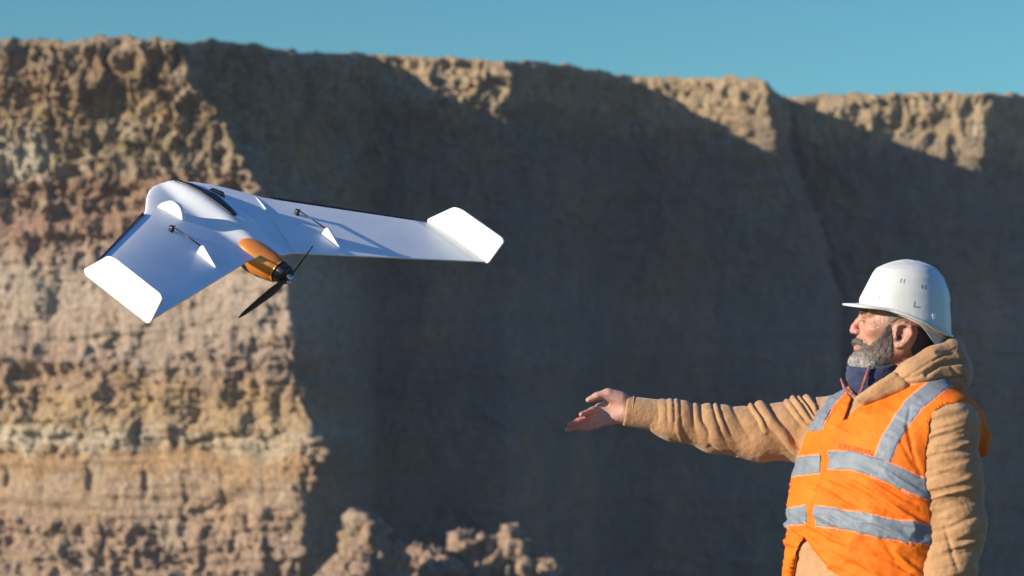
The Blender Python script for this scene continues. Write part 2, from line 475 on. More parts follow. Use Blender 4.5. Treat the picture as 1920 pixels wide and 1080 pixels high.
def build_cliff():
    # rows: fractions of the way from the rim to the pit floor
    zfloor = -6.0
    vis = np.linspace(0, 1, 400)
    rows_py = np.concatenate([vis, 1 + np.linspace(0.015, 1, 40)])      # 0..1 rim -> photo y 1100, 1..2 -> floor
    colpts, spac = [], []
    for rows, y, sp in COLS:
        px0 = rows[0][1]
        r0 = rim_py(px0)
        pys = [r for r, _ in rows]; pxs = [c for _, c in rows]
        pts = []
        for t in rows_py:
            py = r0 + (1100 - r0) * min(t, 1.0)
            px = np.interp(py, pys, pxs)
            p = at(px, py, y)
            if t > 1:
                p[2] = p[2] + (zfloor - p[2]) * (t - 1)
            pts.append(p)
        colpts.append(np.array(pts)); spac.append(sp)
    grid = []
    for k in range(len(COLS) - 1):
        a, b = colpts[k], colpts[k + 1]
        L = np.linalg.norm(a[0, :2] - b[0, :2])
        n = max(2, int(L / spac[k]))
        for i in range(n):
            t = i / n
            grid.append(a * (1 - t) + b * t)
    grid.append(colpts[-1])
    G = np.array(grid)                                   # columns x rows x 3
    # follow the traced rim between the key columns
    for i in range(len(G)):
        p = G[i, 0]
        px = 960 + p[0] / p[1] * FPX * _cp
        tgt = at(px, rim_py(px), p[1])[2]
        w = np.clip(1 - rows_py / 1.0, 0, 1)
        G[i, :, 2] += (tgt - p[2]) * w
    # soften the plan corners a little
    for _ in range(3):
        G[1:-1] = 0.25 * G[:-2] + 0.5 * G[1:-1] + 0.25 * G[2:]
    base = G.copy()
    du = np.gradient(G, axis=0); dv = np.gradient(G, axis=1)
    N = np.cross(dv, du); N /= np.linalg.norm(N, axis=-1, keepdims=True) + 1e-9
    if N[5, 5, 1] > 0: N = -N
    N[..., 2] *= 0.25; N /= np.linalg.norm(N, axis=-1, keepdims=True) + 1e-9
    # blur the normals so that noise does not fold over at corners
    for _ in range(12):
        N[1:-1] = (N[:-2] + N[1:-1] + N[2:]) / 3
    N /= np.linalg.norm(N, axis=-1, keepdims=True) + 1e-9
    P = base
    X, Z = P[..., 0], P[..., 2]
    bluff = 1 - sstep(-4.6, -3.6, X) * 1.0
    amp = 0.52 + 0.24 * bluff
    q = lambda s, zs=1.0: P * np.array([s, s, s * zs])
    zz = Z + 0.35 * fbm(q(0.5), 2, 61) + 0.12 * fbm(q(2.5), 2, 62)
    smooth_band = sstep(-0.45, -0.2, zz) * (1 - sstep(0.85, 1.15, zz))       # machine-cut ochre bench
    rough_top = sstep(5.9, 6.6, zz)
    mid = 1 - 0.55 * sstep(2.7, 3.6, zz) * (1 - sstep(4.8, 5.8, zz))
    k = (1 - 0.8 * smooth_band) * mid
    big = fbm(q(0.33, 0.8), 3, 11) * 0.5
    wv = fbm(q(2.2), 3, 5)[..., None]
    med = (0.45 - np.abs(fbm(q(1.3, 0.7) + wv * 0.5, 6, 21, 0.62)) * 2.4) * 0.24
    f1, f2 = worley(q(2.0, 0.55) + 0.8 * wv, 3)
    clod = (0.22 - np.minimum(f2 - f1, 0.5)) * 0.42
    f1b, f2b = worley(q(5.6, 0.42) + 1.2 * fbm(q(5.0), 3, 8)[..., None], 9)
    clod2 = (0.22 - np.minimum(f2b - f1b, 0.5)) * 0.20
    fine = fbm(q(6.0, 0.55) + wv, 4, 31, 0.66) * 0.13
    gro = fbm(q(4.2, 0.33) + wv * 0.6, 4, 41, 0.6)
    groove = -np.clip(gro - 0.10, 0, 1) * 0.55
    pk = fbm(q(1.0, 1.3) + wv * 0.5, 5, 51, 0.6)
    pocket = -sstep(0.22, 0.42, pk) * 0.30
    vary = 0.35 + 0.65 * sstep(-0.25, 0.3, fbm(q(0.8, 0.9), 3, 91)) + 0.25 * rough_top
    clod2 = clod2 * vary; fine = fine * (0.35 + 0.65 * vary); clod = clod * (0.5 + vary)
    crag = (0.35 - np.abs(fbm(q(0.62, 0.75) + wv * 0.25, 4, 95, 0.5)) * 2.2) * 0.42
    crumb = fbm(q(1.5, 0.62) + 0.4 * wv, 7, 101, 0.66) * 0.62
    ledge = fbm(np.stack([X * 0.30, P[..., 1] * 0.3, Z * 3.4 + 0.5 * fbm(q(0.8), 2, 5)], -1), 4, 111, 0.6) * 0.26
    disp = crag * (0.45 + 0.35 * rough_top) * k + big * 0.8 + ledge * (0.5 + 0.5 * k) + (crumb * (0.62 + 0.40 * rough_top) + med * 0.35 + clod * 0.28 * (0.5 + rough_top) + clod2 * 0.8 + groove * (0.55 + 0.35 * rough_top) + pocket * 0.45) * k + fine * (0.35 + 0.65 * k)
    # excavator tooth slots in the bench
    xs = X + 0.10 * Z + 30 + 0.35 * vnoise(q(0.5, 0.01), 77)
    slot = np.abs((xs / 0.93) % 1.0 - 0.5) * 0.93
    keep = _hash(np.floor(xs / 0.93), np.floor(xs / 0.93) * 0, np.floor(xs / 0.93) * 0, 5)
    disp -= smooth_band * sstep(0.08, 0.01, slot - 0.05 * fbm(q(3.0), 3, 79)) * sstep(-0.6 + keep * 0.6, -0.2 + keep * 0.6, Z) * sstep(0.78, 0.4, Z) * 0.15 * bluff * (0.25 + keep)
    # the bench edge stands out a little in places
    disp += 0.10 * np.exp(-((zz - 1.12) / 0.12) ** 2) * bluff * np.clip(vnoise(q(0.9), 78) + 0.5, 0, 1)
    amp = amp * (1 + 0.45 * (1 - bluff) * sstep(8.6, 9.6, Z) * (1 - sstep(2.5, 3.5, X)))
    disp = disp * amp
    # the rubble nose on the corner
    nose = np.exp(-(((X + 4.35) / 0.55) ** 2 + ((Z - 0.85) / 0.55) ** 2))
    disp += nose * (0.25 + 0.5 * (0.45 - f1b))
    fade = sstep(0, 6, np.arange(G.shape[1]))[None, :]
    P = P + N * (disp * (0.35 + 0.65 * fade))[..., None]
    # batter: the wall leans back towards the rim, talus at the foot
    # jagged rim
    jag = fbm(np.stack([X * 1.7, P[..., 1] * 0.3, X * 0 + 3.3], -1), 4, 71) * 0.09 + np.clip(fbm(np.stack([X * 5.5, P[..., 1] * 0.5, X * 0], -1), 3, 73), 0, 1) * 0.13
    P[..., 2] += jag * np.clip(1 - rows_py / 0.05, 0, 1)[None, :]
    # the ground above: rows going back from the rim
    rim = P[:, 0]
    back = []
    inw = -N[:, 0].copy(); inw[:, 2] = 0; inw = np.array([0.0, 1.0, 0.0])
    for j, (dist, dz) in enumerate([(90, 0.5), (40, 0.4), (12, 0.2), (4, 0.15), (1.2, 0.14), (0.35, 0.08), (0.1, 0.035)]):
        r = rim + inw * dist
        r[:, 2] += dz + 0.10 * vnoise(np.stack([X[:, 0] * 2, rim[:, 1] * 0 + dist, rim[:, 0] * 0], -1), 5) * min(dist, 1)
        back.append(r)
    allr = np.concatenate([np.stack(back, 1), P], 1)
    nc, nr = allr.shape[:2]
    idx = np.arange(nc * nr).reshape(nc, nr)
    f = np.stack([idx[:-1, :-1], idx[:-1, 1:], idx[1:, 1:], idx[1:, :-1]], -1).reshape(-1, 4)
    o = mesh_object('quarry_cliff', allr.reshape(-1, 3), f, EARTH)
    tag(o, 'tall vertical quarry face of layered ochre earth, sunlit at left and shaded at right', 'cliff', kind='structure')
    return o

build_cliff()

# ------------------------------------------------------------------ ground: a terrace under the man, the pit floor beyond, out to the horizon
def build_ground():
    m, nt, b = new_mat('pit_floor_earth')
    geo = node(nt, 'ShaderNodeNewGeometry')
    n = noise_node(nt, geo.outputs['Position'], 1.4, 8, 0.65)
    c = ramp(nt, n.outputs[0], [(0.3, (0.13, 0.095, 0.065)), (0.55, (0.20, 0.15, 0.10)), (0.75, (0.26, 0.20, 0.145))])
    nt.links.new(c.outputs[0], b.inputs['Base Color']); b.inputs['Roughness'].default_value = 0.95
    n2 = noise_node(nt, geo.outputs['Position'], 6, 8, 0.7); bump(nt, b, n2.outputs[0], 0.15)
    xs = np.concatenate([-np.geomspace(3000, 30, 16), np.arange(-28, 30, 0.4), np.geomspace(30, 3000, 16)])
    ys = np.concatenate([-np.geomspace(3000, 12, 14), np.arange(-10, 60, 0.4), np.geomspace(60, 3000, 16)])
    X, Y = np.meshgrid(xs, ys, indexing='ij')
    edge = 11.5 + 1.2 * vnoise(np.stack([X * 0.3, X * 0, X * 0], -1), 4)
    Z = -5.9 * sstep(0, 7.5, Y - edge)
    Z += 0.10 * fbm(np.stack([X * 0.8, Y * 0.8, X * 0], -1), 4, 8) * (np.abs(X) < 60)
    near = np.exp(-(((X - 1.2) / 1.5) ** 2 + ((Y - 6) / 1.5) ** 2)); Z = Z * (1 - near)
    V = np.stack([X, Y, Z], -1).reshape(-1, 3)
    idx = np.arange(X.size).reshape(X.shape)
    f = np.stack([idx[:-1, :-1], idx[1:, :-1], idx[1:, 1:], idx[:-1, 1:]], -1).reshape(-1, 4)
    o = mesh_object('ground', V, f, m)
    tag(o, 'bare earth terrace and quarry floor', 'ground', kind='structure')
build_ground()

# ------------------------------------------------------------------ heaps of dug earth in the sun
def heap_shape(peaks, y0, seed, clod_r, n_clods, spread):
    rng = np.random.default_rng(seed)
    s = Shape()
    for (px, py, y, slope, rr) in peaks:
        p = at(px, py, y)
        base = p.copy(); base[2] = -6.4
        H = p[2] + 6.4
        s.u(cone(p - [0, 0, rr], base, rr, rr + H * slope), 0.25)
        for _ in range(n_clods):
            t = rng.random() ** 1.3 * min(2.6, H)
            ph = rng.random() * 2 * math.pi
            R = rr + t * slope
            c = p + np.array([math.cos(ph) * R, math.sin(ph) * R, -t - rr * 0.3])
            r = clod_r * (0.5 + rng.random())
            s.u(ellipsoid(c, np.array([r, r, r * (0.7 + 0.5 * rng.random())])), 0.05)
    return s
def heap(label, peaks, seed, clod_r, n):
    s = heap_shape(peaks, 0, seed, clod_r, n, 1)
    lo, hi = s.box(0.2)
    v, f = nets(s, 0.05, np.array([lo[0], lo[1], -6.3]), hi, B=10)
    v = relax(v, f, 1)
    n = vnormals(v, f)
    f1, f2 = worley(v * 3.3 + 0.3 * fbm(v * 4, 2, seed)[:, None], seed)
    f3, f4 = worley(v * 7.5, seed + 1)
    v = v + n * ((0.5 - f1) * 0.14 + np.minimum(f4 - f3, .35) * 0.16 + fbm(v * 2.0, 6, seed, .62) * 0.28 + (0.35 - np.abs(fbm(v * 7, 4, seed, .65)) * 2) * 0.11)[:, None]
    return tag(mesh_object('earth_mound', v, f, HEAP), label, 'mound', 'heaps of dug earth')
heap('pointed heap of tan earth at the foot of the sunlit bluff', [(690, 975, 38, 0.42, 0.16), (668, 1040, 37.7, 0.6, 0.2), (724, 1020, 38.2, 0.5, 0.12)], 3, 0.10, 90)
heap('low broad heap of tan earth clods right of the pointed heap', [(880, 1006, 40, 0.7, 0.2), (950, 1010, 40.3, 0.8, 0.15), (800, 1030, 39.6, 0.7, 0.15), (1000, 1055, 40, 0.8, 0.25), (830, 1050, 39.2, 0.7, 0.2)], 7, 0.13, 110)

# ------------------------------------------------------------------ dusty air over the quarry
def haze_box():
    m = D.materials.new('dusty_air'); m.use_nodes = True
    nt = m.node_tree; nt.nodes.clear()
    out = nt.nodes.new('ShaderNodeOutputMaterial'); pv = nt.nodes.new('ShaderNodeVolumePrincipled')
    pv.inputs['Color'].default_value = (0.72, 0.82, 0.98, 1); pv.inputs['Density'].default_value = HAZE
    pv.inputs['Anisotropy'].default_value = 0.0
    nt.links.new(pv.outputs[0], out.inputs['Volume'])
    x0, x1, y0, y1, z0, z1 = -3100, 3100, -3100, 3100, -7.5, 14.5
    V = [(x, y, z) for x in (x0, x1) for y in (y0, y1) for z in (z0, z1)]
    F = [(0, 1, 3, 2), (4, 6, 7, 5), (0, 4, 5, 1), (2, 3, 7, 6), (0, 2, 6, 4), (1, 5, 7, 3)]
    o = mesh_object('haze', V, F, m, smooth=False)
    tag(o, 'thin dusty air in front of the quarry face', 'haze', kind='stuff')
HAZE = 0.0007
haze_box()
# ------------------------------------------------------------------ the flying-wing drone
def foam_mat():
    m, nt, b = new_mat('white_foam')
    tc = node(nt, 'ShaderNodeTexCoord')
    n = noise_node(nt, tc.outputs['Object'], 9, 5, 0.6)
    n2 = noise_node(nt, tc.outputs['Object'], 60, 3, 0.6)
    c = ramp(nt, n.outputs[0], [(0.3, (0.72, 0.74, 0.73)), (0.6, (0.79, 0.81, 0.79))])
    sc2 = ramp(nt, n2.outputs[0], [(0.25, (0.96, 0.955, 0.945)), (0.4, (1, 1, 1))])
    nt.links.new(mixc(nt, c.outputs[0], sc2.outputs[0], 1.0, 'MULTIPLY'), b.inputs['Base Color'])
    b.inputs['Roughness'].default_value = 0.42
    bump(nt, b, n2.outputs[0], 0.0002)
    return m
FOAM = foam_mat()
BLACK = plain('black_plastic', (0.012, 0.012, 0.014), 0.35)
CARBON = plain('carbon_rod', (0.02, 0.02, 0.022), 0.4)
ORANGE_POD = plain('orange_anodised_pod', (0.76, 0.26, 0.05), 0.30, 0.05, 20, metal=0.4)
SILVER = plain('bright_metal', (0.6, 0.6, 0.62), 0.25, metal=1.0)

def build_drone():
    R = np.array([[0.5780105218697547, -0.7317776131857441, 0.3611168252075003], [0.11256894713705795, 0.5098010896459679, 0.8528957035512251], [-0.8082277332214127, -0.4523321499029895, 0.3770458293308532]])
    T = np.array([-0.9589620239059499, 0.29097170676535516, -6.518850783062221])
    M = np.stack([RGT, UPV, -FWD], 1)
    Rw = M @ R; Tw = CAM + M @ T
    root = empty('drone')
    mw = Matrix.Identity(4)
    for i in range(3):
        for j in range(3): mw[i][j] = Rw[i, j]
        mw[i][3] = Tw[i]
    root.matrix_world = mw
    tag(root, 'white foam flying-wing drone with an orange motor pod, gliding in front of the cliff', 'drone')
    b, cr, ct, s, gam = 0.70, 0.3765, 0.2329, 0.3996, 0.048
    LEX = np.array([0, .04, .08, .12, .16, .20, .235, .27, .70]); LEY = np.array([.014, .009, -.004, -.026, -.058, -.096, -.130, -.154, -s])
    def le(x): return np.interp(abs(x), LEX, LEY)
    def te(x): return min(-(cr + (s + ct - cr) / b * abs(x)), -0.408)
    def body(x, y):
        """height of the fuselage hump over the wing"""
        ax = abs(x)
        w = np.interp(-y, [-.02, .03, .12, .25, .34, .42], [.03, .075, .10, .095, .075, .055])
        h = np.interp(-y, [-.02, .0, .06, .14, .25, .33, .42], [.0, .008, .021, .029, .030, .022, .010])
        t = np.clip(ax / w, 0, 1)
        return h * (1 - sstep(0.25, 1.0, t))
    def top(x, y):
        L, Tt = le(x), te(x); c = L - Tt; u = np.clip((L - y) / c, 0, 1)
        th = np.interp(abs(x), [0, .25, .7], [.041, .031, .018])
        t5 = 5 * (0.2969 * math.sqrt(u) - .1260 * u - .3516 * u ** 2 + .2843 * u ** 3 - .1015 * u ** 4)
        hinge = -0.0 * math.exp(-((u - 0.76) / 0.012) ** 2) if 0.15 < abs(x) < 0.66 else 0
        return gam * max(0, abs(x) - 0.0) + th * t5 * 0.62 + 0.002 * u + body(x, y) + hinge, gam * abs(x) - th * t5 * 0.45 - 0.002 * u
    xs = np.concatenate([-np.geomspace(.7, .28, 14)[:-1], np.linspace(-.28, .28, 57), np.geomspace(.28, .7, 14)[1:]])
    us = 0.5 - 0.5 * np.cos(np.linspace(0, math.pi, 40))
    us = np.sort(np.concatenate([us, [0.73, 0.745, 0.755, 0.765, 0.775, 0.79]]))
    V = []
    for x in xs:
        L, Tt = le(x), te(x)
        for u in us:
            y = L + (Tt - L) * u; V.append((x, y, top(x, y)[0]))
        for u in us[::-1][:-1]:
            y = L + (Tt - L) * u; V.append((x, y, top(x, y)[1]))
    nr = 2 * len(us) - 1
    F = []
    for i in range(len(xs) - 1):
        for j in range(nr):
            a, c = i * nr + j, i * nr + (j + 1) % nr
            F.append((a, c, c + nr, a + nr))
    F.append(tuple(range(nr))[::-1]); F.append(tuple((len(xs) - 1) * nr + j for j in range(nr)))
    wing = mesh_object('wing', V, F, FOAM, root)
    for p in wing.data.polygons:
        if len(p.vertices) > 4: p.use_smooth = False
    def P(x, y, h): return np.array([x, y, top(x, y)[0] + h])
    def lathe(name, axis_pts, mat, parent, n=24, squash=1.0, grow=1.0):
        """axis_pts: (y, r, zc) rings around a line along y"""
        V, F = [], []
        for (y, r, zc) in axis_pts:
            xo = np.interp(-y, [.31, .47], [-.044, -.014]); zc = zc - np.interp(-y, [.31, .50], [.014, .006]); r = r * grow
            for k in range(n):
                a = 2 * math.pi * k / n; V.append((xo + r * math.cos(a), y, zc + squash * r * math.sin(a)))
        for i in range(len(axis_pts) - 1):
            for k in range(n): F.append((i * n + k, i * n + (k + 1) % n, (i + 1) * n + (k + 1) % n, (i + 1) * n + k))
        F.append(tuple(range(n))); F.append(tuple(range((len(axis_pts) - 1) * n, len(axis_pts) * n))[::-1])
        return mesh_object(name, V, F, mat, parent)
    def plate(name, outline, thick, mat, parent, frame):
        """outline in 2D, frame(u, v, w) -> local point; rounded by a bevel"""
        n = len(outline)
        V = [frame(u, v, -thick / 2) for u, v in outline] + [frame(u, v, thick / 2) for u, v in outline]
        cu, cv = np.mean([p[0] for p in outline]), np.mean([p[1] for p in outline])
        V += [frame(cu, cv, -thick / 2), frame(cu, cv, thick / 2)]
        F = [(i, (i + 1) % n, n + (i + 1) % n, n + i) for i in range(n)]
        F += [((i + 1) % n, i, 2 * n) for i in range(n)] + [(n + i, n + (i + 1) % n, 2 * n + 1) for i in range(n)]
        o = mesh_object(name, V, F, mat, parent, smooth=False)
        bv = o.modifiers.new('edge', 'BEVEL'); bv.width = thick * 0.35; bv.segments = 2; bv.limit_method = 'ANGLE'
        return o
    def roundpoly(pts, r, n=5):
        out = []; m = len(pts); pts = [np.array(p, float) for p in pts]
        for i in range(m):
            a, p, c = pts[i - 1], pts[i], pts[(i + 1) % m]
            u1 = (a - p) / np.linalg.norm(a - p); u2 = (c - p) / np.linalg.norm(c - p)
            A, B_ = p + u1 * r[i], p + u2 * r[i]
            for t in np.linspace(0, 1, n): out.append(tuple((1 - t) ** 2 * A + 2 * t * (1 - t) * p + t * t * B_))
        return out
    def rod(name, a, c, r, mat, parent, n=10):
        a, c = Vector(a), Vector(c); d = (c - a); q = d.to_track_quat('Z', 'Y')
        V, F = [], []
        for t in (0, 1):
            for k in range(n):
                an = 2 * math.pi * k / n
                V.append(a + d * t + q @ Vector((r * math.cos(an), r * math.sin(an), 0)))
        for k in range(n): F.append((k, (k + 1) % n, n + (k + 1) % n, n + k))
        F += [tuple(range(n))[::-1], tuple(range(n, 2 * n))]
        return mesh_object(name, V, F, mat, parent)
    # winglets: outline in (aft, height); the foot follows the tip chord
    y0, y1 = -s, -(s + ct)
    foot0 = gam * b
    for sx in (-1, 1):
        out = roundpoly([(0.0, -.005), (-.010, .006), (.056, .086), (.085, .093), (.250, .091), (.260, .083), (.244, .002), (.234, -.005)],
                        [.004, .006, .012, .012, .005, .004, .008, .004])
        fr = lambda u, v, w, sx=sx: (sx * (b + .004 + .10 * v + w), y0 - u, foot0 + v)
        plate('winglet', out, .007, FOAM, root, fr)
        # servo arm, push rod, and the foam horn it drives
        xr = .257
        srv = P(sx * xr, -.252, 0)
        sv = plate('servo_arm', roundpoly([(-.006, -.003), (-.006, .016), (.008, .016), (.008, -.003)], [.002] * 4), .012, BLACK, root,
                   lambda u, v, w, srv=srv: (srv[0] + w, srv[1] - u, srv[2] + v))
        rod('cross_pin', srv + [-.011, 0, .016], srv + [.011, 0, .014], .0018, CARBON, sv)
        rod('push_rod', srv + [0, 0, .015], P(sx * xr, -.372, .022), .0022, CARBON, root)
        out = roundpoly([(0, -.004), (.006, .025), (.014, .029), (.076, .003), (.077, -.004)], [.002, .006, .006, .004, .001])
        base = np.array([P(sx * xr, -.362 - u, 0)[2] for u in (0, .09)])
        fr = lambda u, v, w, sx=sx: (sx * xr + w, -.360 - u, base[0] + (base[1] - base[0]) * u / .09 + v)
        plate('control_horn', out, .007, FOAM, root, fr)
        # black rubber strip on the leading edge outboard of the nose
        V, F = [], []
        xx = np.linspace(.262, .685, 14); n = 8
        for x in xx:
            yl = le(x)
            for k in range(n):
                a = 2 * math.pi * k / n
                r = .0052 * (1.0 - 0.5 * (x - .26) / .43)
                V.append((sx * x, yl + .001 + r * math.cos(a), gam * x + .0015 + r * 1.3 * math.sin(a)))
        for i in range(len(xx) - 1):
            for k in range(n): F.append((i * n + k, i * n + (k + 1) % n, (i + 1) * n + (k + 1) % n, (i + 1) * n + k))
        F += [tuple(range(n)), tuple(range((len(xx) - 1) * n, len(xx) * n))]
        mesh_object('leading_edge_strip', V, F, BLACK, root)
    # small rounded fin on the left shoulder
    fb = P(-.168, -.166, 0)
    out = roundpoly([(-.045, -.006), (-.038, .012), (-.012, .036), (.018, .034), (.036, .010), (.040, -.006)], [.004, .01, .012, .012, .012, .004])
    plate('antenna_fin', out, .012, FOAM, root, lambda u, v, w: (fb[0] + .25 * u + w, fb[1] - u, top(fb[0] + .25 * u, fb[1] - u)[0] + v))
    # black hatch slot along the crest, the lifted black latch beside it
    V, F = [], []
    ys = np.linspace(-.018, -.250, 30)
    for i, y in enumerate(ys):
        t = i / 29; w = .0150 * math.sin(math.pi * (0.08 + 0.9 * t)) ** 0.5 + (.004 if 0.45 < t < 0.97 else 0)
        x = -.010 + .012 * math.sin(t * math.pi * .9)
        for sgn in (-1, -.5, 0, .5, 1):
            V.append((x + sgn * w, y, top(x + sgn * w, y)[0] + .0035 - .002 * sgn * sgn))
    for i in range(29):
        for j in range(4): F.append((i * 5 + j, i * 5 + j + 1, i * 5 + j + 6, i * 5 + j + 5))
    hs = mesh_object('hatch_slot', V, F, BLACK, root)
    so = hs.modifiers.new('t', 'SOLIDIFY'); so.thickness = .003
    q0 = P(.045, -.115, 0)
    plate('latch', roundpoly([(-.02, 0), (-.012, .012), (.022, .016), (.032, .0)], [.003, .004, .005, .003]), .010, BLACK, root,
          lambda u, v, w: (q0[0] + w + .3 * u, q0[1] - u, q0[2] + v - .003))
    # fairing seams right and left: raised edges where the hatch cover meets the wing
    for sx in (1,):
        pts = [P(np.interp(y, [-.405, -.33, -.24, -.16, -.118], [.088, .122, .160, .196, .212]), y, float(np.interp(-y, [.13, .20], [-.0015, .0020]))) for y in np.linspace(-.135, -.405, 24)]
        V, F = [], []
        for p in pts:
            for k in range(6):
                a = math.pi * 2 * k / 6; V.append((p[0] + .0026 * math.cos(a), p[1], p[2] + .0022 * math.sin(a)))
        for i in range(len(pts) - 1):
            for k in range(6): F.append((i * 6 + k, i * 6 + (k + 1) % 6, (i + 1) * 6 + (k + 1) % 6, (i + 1) * 6 + k))
        mesh_object('hatch_seam', V, F, FOAM, root)
    # motor pod and propeller
    pod = lathe('motor_pod', [(-.318, .004, .010), (-.321, .014, .009), (-.329, .024, .008), (-.345, .033, .006), (-.37, .0385, .002), (-.40, .040, -.002), (-.435, .0365, -.003), (-.458, .032, -.003), (-.462, .029, -.003)], ORANGE_POD, root, 32, 1.0, 1.10)
    lathe('pod_gasket', [(-.308, .004, .0045), (-.312, .018, .004), (-.328, .030, .002), (-.35, .0375, -.001), (-.38, .0415, -.006), (-.42, .0385, -.008), (-.455, .033, -.007), (-.4585, .030, -.005)], BLACK, root, 32, 0.98, 1.0)
    mot = lathe('motor', [(-.4622, .028, -.003), (-.468, .029, -.003), (-.486, .029, -.003), (-.492, .024, -.003), (-.4925, .008, -.003)], BLACK, root, 28)
    lathe('hub', [(-.4926, .009, -.003), (-.502, .009, -.003), (-.507, .006, -.003), (-.511, .002, -.003)], SILVER, mot, 16)
    hub = np.array([-.013, -.498, -.009])
    for vec, wd, tws in ((np.array([-.160, -.002, -.1035]), .020, (20, 4, -8)), (np.array([.052, .002, .094]), .0065, (0, -6, -14))):
        L = np.linalg.norm(vec); d = vec / L
        side = np.cross(d, [0, 1, 0]); side /= np.linalg.norm(side); nrm = np.cross(side, d)
        V, F = [], []
        st_ = np.linspace(0, 1, 16)
        for t in st_:
            w = wd * np.interp(t, [0, .08, .2, .35, .6, .9, 1], [.35, .4, .9, 1.0, .75, .42, .12])
            tw = math.radians(np.interp(t, [0, .2, 1], tws))
            sd = side * math.cos(tw) + nrm * math.sin(tw); nn = -side * math.sin(tw) + nrm * math.cos(tw)
            c = hub + d * L * t
            for k in range(8):
                a = 2 * math.pi * k / 8; V.append(c + sd * w * math.cos(a) + nn * .0018 * math.sin(a))
        for i in range(15):
            for k in range(8): F.append((i * 8 + k, i * 8 + (k + 1) % 8, (i + 1) * 8 + (k + 1) % 8, (i + 1) * 8 + k))
        F += [tuple(range(8)), tuple(range(120, 128))]
        mesh_object('propeller_blade', V, F, BLACK, mot)
    rod('blade_bolt', hub + [-.014, -.004, -.006], hub + [-.006, -.013, -.012], .004, SILVER, mot)
    return root
build_drone()
# ------------------------------------------------------------------ the man
YM = 6.0
SC = FPX / YM
def W(px, py, d=0.0): return at(px, py, YM - d)
def R_(px): return px / SC
_o = W(960, 540); _ox = W(961, 540) - _o; _oz = W(960, 541) - _o
def to_px(P):
    """photo pixel of world points (numpy, exact projection)"""
    q = P - CAM
    dep = q @ FWD
    return 960 + FPX * (q @ RGT) / dep, 540 - FPX * (q @ UPV) / dep
TH = math.radians(48)
FR = np.array([-math.sin(TH), -math.cos(TH), 0])       # where the chest faces
RT = np.array([-math.cos(TH), math.sin(TH), 0])        # his right hand side
UPZ = np.array([0, 0, 1.0])

def poly_sdf(x, y, pts):
    """2D signed distance to a polygon"""
    pts = np.asarray(pts, float); n = len(pts)
    d = np.full(x.shape, 1e18); s = np.ones(x.shape)
    for i in range(n):
        a, b = pts[i], pts[i - 1]
        ex, ey = b - a; wx, wy = x - a[0], y - a[1]
        t = np.clip((wx * ex + wy * ey) / (ex * ex + ey * ey), 0, 1)
        d = np.minimum(d, (wx - ex * t) ** 2 + (wy - ey * t) ** 2)
        c1 = y >= a[1]; c2 = y < b[1]; c3 = ex * wy > ey * wx
        s = np.where((c1 & c2 & c3) | (~c1 & ~c2 & ~c3), -s, s)
    return s * np.sqrt(d)

def line_dist(x, y, pts):
    d = np.full(x.shape, 1e9); T = np.zeros(x.shape); n = len(pts) - 1
    for i in range(n):
        (ax, ay), (bx, by) = pts[i], pts[i + 1]
        ex, ey = bx - ax, by - ay
        t = np.clip(((x - ax) * ex + (y - ay) * ey) / (ex * ex + ey * ey), 0, 1)
        q = np.hypot(x - ax - ex * t, y - ay - ey * t)
        T = np.where(q < d, (i + t) / n, T); d = np.minimum(d, q)
    return d, T

# ---- materials
def skin_mat():
    m, nt, b = new_mat('skin')
    geo = node(nt, 'ShaderNodeNewGeometry'); P = geo.outputs['Position']
    n = noise_node(nt, P, 45, 5, 0.6); n2 = noise_node(nt, P, 220, 4, 0.6)
    c = ramp(nt, n.outputs[0], [(0.3, (0.31, 0.165, 0.115)), (0.5, (0.35, 0.19, 0.132)), (0.7, (0.39, 0.22, 0.155))]).outputs[0]
    def skin_tint(c, pt, r, col, amt):
        v = node(nt, 'ShaderNodeVectorMath'); v.operation = 'DISTANCE'; nt.links.new(P, v.inputs[0]); v.inputs[1].default_value = tuple(pt)
        f = ramp(nt, math_n(nt, 'DIVIDE', v.outputs['Value'], r), [(0.35, (amt, amt, amt)), (1.0, (0, 0, 0))])
        return mixc(nt, c, col, f.outputs[0])
    c = skin_tint(c, W(1597, 617), .030, (0.55, 0.17, 0.14), 0.75)
    c = skin_tint(c, W(1622, 622, .04), .036, (0.54, 0.21, 0.16), 0.6)
    c = skin_tint(c, W(1712, 625, .08), .045, (0.56, 0.20, 0.15), 0.6)
    c = skin_tint(c, W(1690, 672, .05), .045, (0.48, 0.19, 0.15), 0.6)
    c = skin_tint(c, W(1622, 598, .032), .018, (0.26, 0.11, 0.09), 0.75)  # shade of the eye socket painted into the skin colour
    c = skin_tint(c, W(1690, 630, .075), .016, (0.30, 0.08, 0.06), 0.8)  # darker red in the hollow of the ear
    c = skin_tint(c, W(1604, 652, .0), .016, (0.42, 0.12, 0.11), 0.8)
    c = skin_tint(c, W(1135, 765, -.14), .10, (0.60, 0.33, 0.27), 0.7)
    c = skin_tint(c, W(1090, 790, -.10), .055, (0.52, 0.20, 0.16), 0.75)
    nt.links.new(c, b.inputs['Base Color'])
    b.inputs['Roughness'].default_value = 0.5
    b.inputs['Subsurface Weight'].default_value = 0.12
    b.inputs['Subsurface Radius'].default_value = (0.012, 0.004, 0.002)
    b.inputs['Subsurface Scale'].default_value = 0.5
    bump(nt, b, n2.outputs[0], 0.0012)
    return m
